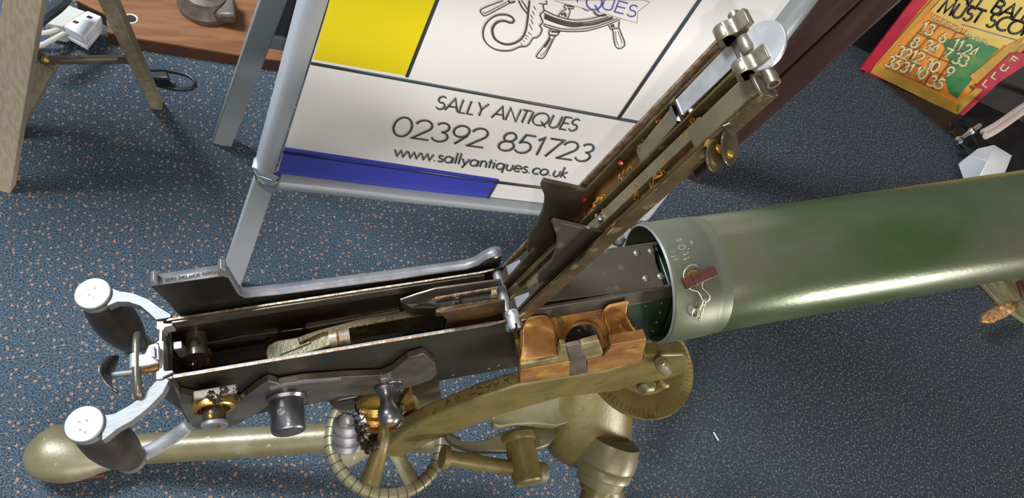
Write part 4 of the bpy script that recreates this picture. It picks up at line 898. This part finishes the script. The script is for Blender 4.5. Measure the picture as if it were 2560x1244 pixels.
def s2(px, py): p = gs(px, py) - slp; return (p.x, p.dot(X.cross(sln).normalized()))
text(mb, '.303', s2(1386, 786), s2(1398, 812), s2(1398, 782), .14, 0, t3)
text(mb, 'CN', s2(1492, 778), s2(1497, 798), s2(1502, 775), .14, 0, t3)
mk('stamped_lettering', mb, 'engravedark', blk, solid=.0001)
# ---- raised rear cover
LL = V((.107, 0, .285)).normalized(); NN = V((-.285, 0, .107)).normalized(); H0 = V((.2845, 0, -.001))
def l3(l, y, h): return H0 + LL * l + Y * y + NN * h
def l2(px, py, h=0):
    p = gpl(px, py, H0 + NN * h, NN) - H0; return (p.dot(LL), p.y)
def lbox(l0, l1, y0, y1, h0, h1): return MB().prism([l3(l0, y0, h0), l3(l1, y0, h0), l3(l1, y1, h0), l3(l0, y1, h0)], NN * (h1 - h0))
def lpoly(pts, h0, h1): return MB().prism([l3(l, y, h0) for l, y in pts], NN * (h1 - h0))
cvr = gk('rear_cover', lbox(.004, .312, -.0262, .0250, -.0150, -.0125), 'brownoil', bevel=.0004, label='raised rear cover, its greasy underside open')
def ck(name, mb, m, **k): return mk(name, mb, m, cvr, **k)
for i in range(2):
    y0, y1 = ((.0236, .0256), (-.0280, -.0258))[i]
    ck('cover_flange', lbox(.010, .312, y0, y1, -.0125, .0004), 'oldsteel' if i else 'edge', bevel=.0005)
ck('cover_rail', lbox(.02, .300, .0190, .0215, -.0125, -.0035), 'oldsteel', bevel=.0004)
ck('cover_rail', lbox(.02, .305, -.0002, .0018, -.0125, -.0030), 'oldsteel', bevel=.0004)
ck('cover_rail', lbox(.012, .305, -.0240, -.0222, -.0125, -.0020), 'oldsteel', bevel=.0004)
ck('spring_plate', MB().prism([l3(.252, .0172, -.0035), l3(.252, .0042, -.0035), l3(.308, .0032, -.0035), l3(.308, .0178, -.0035)], NN * .001), 'bright', bevel=.0003, label='long bright steel spring leaf')
ck('spring_leaf', MB().prism([l3(.200, .0155, -.0095), l3(.200, .0040, -.0095), l3(.246, .0040, -.0050), l3(.246, .0165, -.0050)], NN * .001), 'paleband')
ck('leaf_step', lbox(.2455, .2475, .0040, .0168, -.006, -.0030), 'chrome'); ck('leaf_step', lbox(.2520, .2535, .0040, .0172, -.0036, -.0020), 'chrome')
ck('centre_band', lbox(.030, .262, -.0125, -.0035, -.0125, -.0060), 'paleband', bevel=.0006)
ck('wear_plate', lbox(.250, .310, -.0222, -.0060, -.0110, -.0045), 'paleband', bevel=.0006, label='flat greyish olive wear plate')
ck('channel_floor', lbox(.14, .250, -.0222, -.0140, -.0125, -.0108), 'brownoil', bevel=.0002); ck('channel_floor', lbox(.14, .200, .0030, .0185, -.0125, -.0115), 'brownoil')
# guide ears
def ear(px, y, th_, name='guide_ear'):
    return ck(name, MB().prism([gY(x, yy, y) for x, yy in px], (0, th_, 0)), 'blued', bevel=.0005)
ear([(1353, 468), (1360, 452), (1450, 472), (1478, 480), (1430, 560), (1370, 640), (1330, 660), (1318, 625), (1325, 585), (1342, 563), (1358, 530), (1363, 505), (1362, 490)], .0150, .0035)
ear([(1380, 560), (1386, 553), (1492, 578), (1530, 585), (1465, 640), (1390, 715), (1352, 735), (1345, 700), (1352, 680), (1380, 655), (1392, 625), (1394, 600), (1388, 580)], -.0160, .0035)
p = l2(1365, 620); 
for x, y in ((1332, 597), (1498, 545)):
    l_, y_ = l2(x, y, -.004); mb = MB(); mb.lathe(l3(l_, y_, -.010), NN, [(0, .0035), (.0055, .0033), (.0075, .0018)], 16); ck('dome_stud', mb, 'chrome')
# hinge cheeks with polished wedges
for (y0, y1) in ((.0100, .0225), (-.0225, -.0085)):
    ck('hinge_cheek', lpoly([(-.004, y0), (.016, y0), (.060, y0 + .004), (.060, y1 - .006), (.016, y1), (-.004, y1)], -.0125, -.0005), 'blued', bevel=.0008)
    mb = MB(); mb.prism([l3(.017, y0 + .0018, -.0004), l3(.017, y1 - .0015, -.0004), l3(.046, y0 + .0045, -.0022)], NN * .0012); ck('polished_wedge', mb, 'bright', label='polished triangular wedge face')
ck('hinge_tongue', lbox(-.002, .10, -.0065, .0075, -.0125, -.0065), 'oldsteel', bevel=.0008)
# hinge pin with slotted castle nut on the near side
mb = MB(); mb.lathe(V((.2845, .0275, -.003)), -Y, [(0, .0050), (.060, .0050)], 24); hp = gk('hinge_pin', mb, 'steel')
pn = gY(1278, 778, -.028); mb = MB(); mb.lathe(pn, -Y, [(0, .0056), (.003, .0060), (.006, .0054), (.0062, .0052), (.0155, .0050), (.0165, .0042)], 28); nut = mk('castle_nut', mb, 'bright', hp)
mb = MB()
for a_ in (0, math.pi / 2): mb.obox(pn - Y * .0152, V((math.cos(a_), 0, math.sin(a_))) * .0052, Y * .0022, V((-math.sin(a_), 0, math.cos(a_))) * .0009)
mk('nut_slot', mb, 'black', nut)
mb = MB(); pts = smoothpath([gY(1300, 790, -.030), gY(1318, 782, -.030), gY(1350, 770, -.030), gY(1262, 785, -.030)], 5); mb.tube([gY(1262, 790, -.030), gY(1275, 772, -.034), gY(1300, 790, -.030), gY(1312, 780, -.028)], .0005, 6); mk('split_wire', mb, 'steel', hp)
# cover catch at the end
def lobe(l, y0, y1, r, name='catch_lobe'):
    mb = MB(); mb.lathe(l3(l, y0, .003), Y, [(0, r * .93), (.0006, r), (y1 - y0 - .0006, r), (y1 - y0, r * .93)], 28)
    top = smoothpath([l3(l, y0, .003 + r * .98), l3(l + .004, y0, .0072), l3(l + .008, y0, .0030), l3(l + .012, y0, .0026), l3(l + .017, y0, .0015)], 5)
    mb.prism(top + [l3(l + .017, y0, -.003), l3(l - .004, y0, -.003), l3(l - .0045, y0, .0005)], Y * (y1 - y0)); return mk(name, mb, 'catch', ct, bevel=.0005)
ct = ck('cover_catch', lpoly([(.306, .020), (.318, .020), (.320, .008), (.328, .004), (.328, -.012), (.318, -.014), (.306, -.014)], -.008, -.001), 'catch', bevel=.0015)
lobe(.3085, .0150, .0262, .0058); lobe(.3095, -.0130, -.0030, .0058)
lc = l2(1902, 112, .0); mb = MB(); cen = l3(.3245, -.0025, -.0015)
ax_ = (NN + LL * .15).normalized(); mb.lathe(cen, ax_, [(-.0012, .0140), (-.0008, .0148), (.0010, .0148), (.0015, .0142)], 56); mk('thumb_disc', mb, 'bright', ct)
mb = MB(); mb.lathe(l3(.3165, .003, .0005), Y, [(-.004, .0035), (-.002, .0045), (.006, .0045), (.008, .0035)], 20); mk('catch_saddle', mb, 'catch', ct)
mb = MB(); mb.lathe(l3(.3185, -.0120, -.004), -Y, [(0, .0040), (.012, .0042), (.0135, .0040), (.0135, .0028), (.010, .0026)], 28); mk('catch_pin', mb, 'catch', ct)
mb = MB(); mb.lathe(l3(.3165, .0255, -.002), Y, [(0, .0038), (.005, .0038), (.006, .003)], 20); mk('catch_pin', mb, 'catch', ct)
ck('end_bar', lbox(.3095, .3125, -.0275, -.0125, -.012, .0015), 'midsteel', bevel=.0008)
# amber grease streaks in the cover
mb = MB()
for x, y, n, sp_, r in ((1455, 455, 7, 12, .0008), (1530, 395, 9, 16, .0010), (1560, 430, 5, 10, .0008), (1580, 480, 8, 16, .0010), (1480, 515, 8, 22, .0009), (1640, 300, 4, 8, .0010),
                        (1610, 345, 8, 24, .0008), (1725, 300, 7, 10, .0007), (1700, 345, 6, 14, .0007), (1640, 440, 6, 18, .0007), (1590, 455, 7, 16, .0008), (1505, 528, 6, 16, .0008), (1745, 265, 3, 8, .0006), (1660, 400, 4, 14, .0007)):
    for k in range(n):
        u = random.gauss(0, sp_ * .7); l_, y_ = l2(x + u + random.gauss(0, 3), y - u * .9 + random.gauss(0, 4), -.006)
        y_ = max(-.022, min(.022, y_)); h_ = -.0072 + random.uniform(-.002, .001); rr = r * random.uniform(.5, 1.3)
        if random.random() < .45: mb.blob(l3(l_, y_, h_), rr * 1.1, 1.6)
        else:
            q = [l3(l_ + random.uniform(-.004, .004) * t, y_ + random.uniform(-.003, .003) * t, h_ + .001 * math.sin(t * 3)) for t in (0, .4, .8, 1.2, 1.6)]
            mb.tube(smoothpath(q, 3), [rr * .25 + rr * .6 * math.sin(math.pi * (i + .5) / 13) for i in range(13)], 6)
ck('grease', mb, 'grease', kind='stuff', label='amber grease clots in the cover channels')
for x, y in ((1462, 498), (1552, 408)):
    l_, y_ = l2(x, y, -.004); mb = MB(); mb.blob(l3(l_, y_, -.0035), .0016, 2); mk('red_grease_clot', mb, 'red', cvr)
# folded rear sight on the outside of the cover
sg = gY(1782, 378, -.036)
ck('sight_base', lbox(.236, .262, -.0330, -.0270, -.018, -.012), 'side', bevel=.001)
def disc(c, ax, r, t, name, m): mb = MB(); mb.lathe(c, ax, [(-t, r * .96), (-t * .6, r), (t * .6, r), (t, r * .96)], 36); return mk(name, mb, m, cvr)
vd = (GC - sg).normalized()
disc(sg + V((0, -.003, 0)), (vd + X * 1.1 - Y * .2), .0100, .0009, 'sight_wheel', 'oldsteel'); disc(sg + V((.012, .002, .000)), (vd + X * 1.2 - Y * .1), .0120, .0009, 'sight_wheel', 'oldsteel')
mb = MB(); mb.tube([sg + V((-.004, .004, .004)), sg + V((.012, -.003, -.002))], .0026, 14); ck('sight_hub', mb, 'brass')
mb = MB(); mb.prism([gY(x, y, -.033) for x, y in [(1768, 375), (1785, 380), (1810, 392), (1812, 420), (1795, 438), (1778, 420)]], (0, .0015, 0)); ck('sight_leaf', mb, 'side', bevel=.0005)
mb = MB(); mb.prism([gY(x, y, -.034) for x, y in [(1806, 318), (1828, 308), (1832, 318), (1812, 328)]], (0, .0015, 0)); ck('sight_catch', mb, 'side', bevel=.0005)
# ================================================================ TRIPOD
hubc = V((.50, .245, 0))
tri = thing('gun_tripod', 'olive drab cast tripod with handwheel and crosshead carrying the antique machine gun', 'tripod', (hubc.x, hubc.y, 0))
def tk(name, mb, m='olive', parent=None, **k): return mk(name, mb, m, parent or tri, **k)
def gw(p): return O + GT @ V(p)          # gun frame -> world
def gyw(px, py, y): return gw(gY(px, py, y))
gyv = GT @ V((0, 1, 0)); gxv = GT @ V((1, 0, 0)); gzv = GT @ V((0, 0, 1))
# rear leg
a, c_ = pz(300, 1125, .040), pz(820, 1093, .118); d = (c_ - a).normalized()
end = a + d * ((V((.50, .26, 0)) - a).dot(d))
mb = MB(); mb.tube(smoothpath([a - d * .02, c_, pz(960, 1088, .140), pz(1085, 1096, .165), pz(1150, 1112, .180)], 5), [.0205] * 16 + [.016, .012, .010, .009, .009], 32); tk('rear_leg', mb, 'olivegrey')
f0 = pz(92, 1128, .030)
mb = MB(); ps = [pz(84, 1118, .026), pz(98, 1122, .030), pz(130, 1128, .034), pz(175, 1134, .036), pz(215, 1136, .038), pz(255, 1134, .040), pz(300, 1126, .041)]
mb.tube(smoothpath(ps, 4), [.008, .016, .0215, .026, .0295, .0325, .0350, .0368, .0380, .0387, .0390, .0390, .0387, .0380, .0370, .0356, .0340, .0320, .0298, .0276, .0256, .0240, .0228, .0218, .0212], 28, upv=(0, 0, 1), flat=.68); tk('leg_shoe', mb, 'olivegrey')
mb = MB(); mb.obox(pz(200, 1180, .006), V((.03, 0, 0)), V((0, .012, 0)), V((0, 0, .006))); tk('foot_spur', mb, 'boardedge', bevel=.003)
BY = -.042
# crosshead beam
up_ = [(985, 1100), (1010, 1078), (1060, 1052), (1113, 1030), (1206, 993), (1298, 964), (1400, 946), (1520, 928), (1598, 906), (1612, 890), (1712, 886), (1722, 900)]
lo_ = [(1706, 935), (1660, 950), (1600, 958), (1540, 978), (1400, 994), (1261, 1034), (1150, 1076), (1076, 1105), (1003, 1144), (962, 1140), (962, 1118)]
mb = MB(); mb.prism([gyw(x, y, BY) for x, y in up_ + lo_], gyv * .017); beam = tk('crosshead', mb, 'olive', bevel=.003)
mb = MB()
def upy(x):
    for (xa, ya), (xb, yb_) in zip(up_, up_[1:]):
        if xa <= x <= xb: return ya + (yb_ - ya) * (x - xa) / (xb - xa)
def tb(s, t, h): px = 1172 + 118 * s; return gyw(px, upy(px), BY) + gyv * (t * .9 + .0070) + gzv * .0005
text(mb, '4599.RI', (0.02, -.0035), (1.0, -.0035), (0.02, .0095), .11, 0, lambda s, t, h: tb(s, t, h))
mk('stamped_lettering', mb, 'engravedark', beam, solid=.0002)
mb = MB()
for k, ch in enumerate('^W'):
    text(mb, ch, (-.46 + .2 * k, -.0035), (-.32 + .2 * k, -.0035), (-.46 + .2 * k, .0065), .25, 0, lambda s, t, h: tb(s, t, h))
mk('stamped_lettering', mb, 'engravedark', beam, solid=.0002)
# rusty diaphragm behind the elevating joint, gusset
mb = MB(); mb.prism([gyw(x, y, .010) for x, y in [(1020, 985), (1028, 960), (1098, 950), (1106, 1010), (1110, 1050), (1050, 1060)]], gyv * .020); tk('joint_cheek', mb, 'olivegrey', bevel=.002)
mb = MB(); mb.prism([gyw(x, y, -.022) for x, y in [(1018, 985), (1026, 970), (1032, 985), (1044, 1040), (1050, 1066), (985, 1110), (968, 1100), (978, 1050), (995, 1020)]], gyv * .010); tk('joint_gusset', mb, 'brass', bevel=.002, label='oil-stained yellow gusset')
# handwheel
wk = 1.20; wc_ = C + (V((.174, .2095, .352)) - C) * wk; wr = .0605 * wk
mb = MB(); pts = [wc_ + V((math.cos(t), math.sin(t), 0)) * wr for t in [2 * math.pi * k / 64 for k in range(65)]]
mb.tube(pts, .0068 * wk, 16, caps=False, upv=(0, 0, 1)); wh = tk('handwheel', mb, 'olivegrey')
mb = MB()
for k in range(40):
    t = 2 * math.pi * k / 40; rdir = V((math.cos(t), math.sin(t), 0)); c0 = wc_ + rdir * wr
    pp3 = [c0 + (rdir * math.cos(q) + V((0, 0, 1)) * math.sin(q)) * .0070 * wk for q in [math.radians(x) for x in range(-60, 241, 20)]]
    mb.tube(pp3, .0006, 5, upv=(-math.sin(t), math.cos(t), 0))
mk('rim_notch', mb, 'engravedark', wh, kind='stuff')
for k in range(4):
    t = math.radians(-70 + 90 * k); rdir = V((math.cos(t), math.sin(t), 0))
    mb = MB(); mb.tube([wc_ + rdir * .008, wc_ + rdir * .035, wc_ + rdir * (wr - .003)], [.0120, .0095, .0110], 14, flat=.45, upv=(0, 0, 1)); mk('wheel_spoke', mb, 'olivegrey', wh)
mb = MB(); mb.lathe(wc_ - V((0, 0, .012)), (0, 0, 1), [(0, .018), (.03, .018), (.034, .012), (.15, .012)], 28); mk('wheel_hub', mb, 'olive', wh)
# elevating screw stack
sc0 = pz(905, 1075, .38); 
mb = MB(); prof = []
for k in range(9): prof += [(k * .011, .0135), (k * .011 + .002, .0155), (k * .011 + .008, .0155), (k * .011 + .010, .0135)]
axs = (gyw(905, 1000, -.01) - pz(900, 1110, .33)).normalized()
mb.lathe(pz(868, 1118, .372), axs, prof[:12], 32); mb.blob(pz(866, 1050, .402), .008, .5); es = tk('elevating_screw', mb, 'bright', label='shiny worn elevating screw')
mb = MB(); q0 = pz(935, 1060, .395); mb.lathe(q0, axs, [(0, .018), (.004, .020), (.006, .016), (.010, .016), (.011, .020), (.015, .020), (.017, .016), (.021, .016), (.022, .019), (.027, .019), (.030, .012)], 36); tk('jaw_ring', mb, 'brass', label='oily brass-coloured rings')
mb = MB(); mb.prism([gyw(x, y, -.018) for x, y in [(822, 1010), (850, 1002), (930, 985), (1000, 975), (1005, 1000), (985, 1030), (950, 1022), (900, 1026), (850, 1028), (832, 1022)]], gyv * .03); tk('joint_pin_housing', mb, 'darkgrease', bevel=.003)
mb = MB()
for k in range(70):
    mb.blob(pz(random.gauss(920, 12), random.gauss(1072, 30), .40 + random.uniform(-.012, .008)), random.uniform(.004, .008), .9, (1, 1, .8))
for k in range(24):
    mb.blob(pz(random.uniform(960, 1000), random.uniform(1000, 1065), .40), random.uniform(.003, .006), 1.5)
tk('grease', mb, 'darkgrease', kind='stuff')
mb = MB(); mb.blob(pz(897, 1036, .42), .0045, 2); mb.blob(pz(904, 1050, .418), .004, 2); tk('glint_blob', mb, 'chrome')  # chrome blobs put in as white glints on the dark grease
# clamping lever
mb = MB(); P_ = smoothpath([pz(950, 1040, .400), pz(957, 1066, .408), pz(958, 1092, .405), pz(948, 1130, .395), pz(932, 1180, .388), pz(922, 1214, .385)], 5)
rs = [.0062 + .0042 * min(1, max(0, (i - 8) / 14)) for i in range(len(P_))]; rs[-1] *= .75
mb.tube(P_, rs, 18); tk('clamp_lever', mb, 'olive')
# traversing dial and fork details
dc = V((.500, .255, .372)); dr = .076
mb = MB(); mb.lathe(dc, (0, 0, 1), [(-.006, dr - .001), (-.002, dr), (.001, dr - .0006), (.001, .02)], 72); dl_ = tk('direction_dial', mb, 'oliverust')
mb = MB()
for k in range(72):
    t = 2 * math.pi * k / 72; rd = V((math.cos(t), math.sin(t), 0)); mb.obox(dc + rd * (dr - .006) + V((0, 0, .0014)), rd * (.0035 if k % 2 else .005), V((-math.sin(t), math.cos(t), 0)) * .0004, V((0, 0, .0003)))
mk('dial_mark', mb, 'olive', dl_, kind='stuff')
mb = MB(); mb.lathe(dc + V((0, 0, -.002)), (0, 0, 1), [(0, .046), (.010, .044), (.012, .040), (.03, .036)], 48); tk('pivot_boss', mb, 'olive')
p0, p1_ = gyw(1652, 905, -.050), gyw(1680, 950, -.060)
mb = MB(); d = (p1_ - p0).normalized(); mb.lathe(p0 - d * .004, d, [(0, .0050), (.004, .0056), (.005, .0075), (.012, .0078), (.028, .0066), (.031, .0050), (.032, .0025)], 24); tk('joint_pin', mb, 'olivegrey')
mb = MB(); mb.lathe(pz(1610, 968, .385), (0, 0, 1), [(0, .011), (.012, .011), (.016, .007)], 6); tk('bolt_head', mb, 'olivegrey', bevel=.001)
mb = MB(); mb.lathe(pz(1640, 962, .385), (.3, 0, 1), [(0, .008), (.015, .010), (.019, .007)], 12); tk('bolt_head', mb, 'olive', bevel=.001)
mb = MB()
for k in range(14): mb.blob(pz(random.uniform(1600, 1655), random.uniform(930, 965), .39), random.uniform(.003, .005), 1.6)
tk('grease', mb, 'darkgrease', kind='stuff')
# main socket body
def W(px, py, z): return pz(px, py, z)
def ringpts(cx_, cy_, rx, ry, z, n=40): return [W(cx_ + rx * math.cos(2 * math.pi * k / n), cy_ + ry * math.sin(2 * math.pi * k / n), z) for k in range(n)]
rows = [ringpts(1500, 930, 72, 42, .360), ringpts(1498, 960, 82, 50, .345), ringpts(1492, 1000, 90, 58, .325), ringpts(1484, 1050, 98, 66, .30), ringpts(1476, 1085, 104, 72, .275), ringpts(1470, 1098, 106, 74, .24), ringpts(1468, 1092, 98, 68, .20), ringpts(1468, 1088, 70, 50, .17)]
mb = MB().loft(rows, True); mb.face(rows[0]); mb.face(rows[-1][::-1]); tk('socket_body', mb, 'olive', angle=60)
FE = pz(1850, 640, .02)
# front leg sockets
s0_ = W(1500, 1120, .27); s1_ = W(1520, 1175, .262); sdir = (W(1478, 1260, .235) - W(1530, 1120, .285)).normalized()
c0 = W(1522, 1135, .285)
mb = MB(); mb.lathe(c0 - sdir * .02, sdir, [(0, .034), (.018, .0385), (.030, .0385), (.033, .0355), (.036, .0375), (.044, .0375), (.047, .033), (.060, .030)], 48); fs = tk('front_leg_socket', mb, 'olivegrey')
mb = MB(); mb.lathe(c0 + sdir * .038, sdir, [(0, .024), (.012, .022), (.014, .0165), (.030, .0165), (.034, .013)], 32); mk('socket_bolt', mb, 'olive', fs)
mb = MB(); t0 = V((.56, .20, .20)); mb.tube([c0 + sdir * .02 - V((0, 0, .01)), V((.60, -.02, .02))], .020, 24); tk('front_leg', mb, 'olivegrey')
mb = MB(); mb.tube([V((.52, .28, .20)), FE], .019, 24); tk('front_leg', mb, 'olivegrey')
for q in (V((.60, -.02, .014)), V((FE.x, FE.y, .014))):
    mb = MB(); mb.lathe(q - V((0, 0, .014)), (0, 0, 1), [(0, .034), (.010, .036), (.022, .028), (.028, .012)], 32); tk('leg_shoe', mb, 'olivegrey')
# toothed collar, jaw lever, pinch bolt
cp_ = [(1230, 1040), (1240, 1018), (1290, 990), (1400, 960), (1460, 985), (1440, 1050), (1390, 1064), (1340, 1058), (1290, 1060), (1250, 1066), (1234, 1062)]
mb = MB(); mb.prism([W(x, y, .318) - V((0, 0, .014)) for x, y in cp_], (0, 0, .014)); tc_ = tk('toothed_collar', mb, 'olivegrey', bevel=.002)
mb = MB()
for k in range(12):
    x = 1246 + k * 7.6; y = 1068 - 9 * math.sin((x - 1230) / 100 * 1.9); mb.obox(W(x, y, .300), RX * .0013, V((0, .002, 0)), V((0, 0, .0013)))
mk('collar_teeth', mb, 'engravedark', tc_, kind='stuff')
jl = [(1112, 1086), (1124, 1084), (1150, 1100), (1190, 1103), (1225, 1094), (1255, 1078), (1300, 1066), (1352, 1062), (1390, 1064), (1398, 1082), (1372, 1112), (1340, 1122), (1260, 1128), (1180, 1128), (1130, 1108)]
mb = MB(); mb.prism([W(x, y, .292) - V((0, 0, .012)) for x, y in jl], (0, 0, .012)); tk('jaw_lever', mb, 'olivegrey', bevel=.002)
pq = W(1296, 1098, .292); ady = -gyv
mb = MB(); mb.lathe(pq, ady, [(-.006, .0215), (-.002, .0225), (.002, .0215), (.003, .0185), (.040, .0180), (.052, .0180), (.054, .0165)], 40); pbk = tk('pinch_bolt', mb, 'olive')
x0_, x1_ = pq + ady * .034 - gxv * .088 + V((0, 0, .012)), pq + ady * .042 + gxv * .026
x0_, x1_ = W(1112, 1142, .300), W(1346, 1180, .285)
mb = MB(); mb.tube([x0_, x0_.lerp(x1_, .3), x0_.lerp(x1_, .35), x0_.lerp(x1_, .4), x1_], [.0085, .0095, .0100, .0088, .0085], 20)
mb.tube([x0_.lerp(x1_, -.03), x0_.lerp(x1_, .03)], .0140, 24); mk('cross_bar', mb, 'olive', pbk, bevel=.001)
mb = MB(); dd_ = (x1_ - x0_).normalized(); mb.lathe(x1_ - dd_ * .006, dd_, [(0, .007), (.004, .0125), (.012, .0135), (.016, .011)], 28); mk('bar_knob', mb, 'olivegrey', pbk)
# small white scrap on the carpet
lt = MB(); a = pz(1790, 1090, .002); lt.obox(a, V((.0012, 0, 0)), V((-.002, .008, 0)), V((0, 0, .001))); tag(mk('thread_scrap', lt, 'whiteplastic', bevel=.0003), 'tiny white thread scrap lying alone on the carpet right of the tripod', 'scrap')
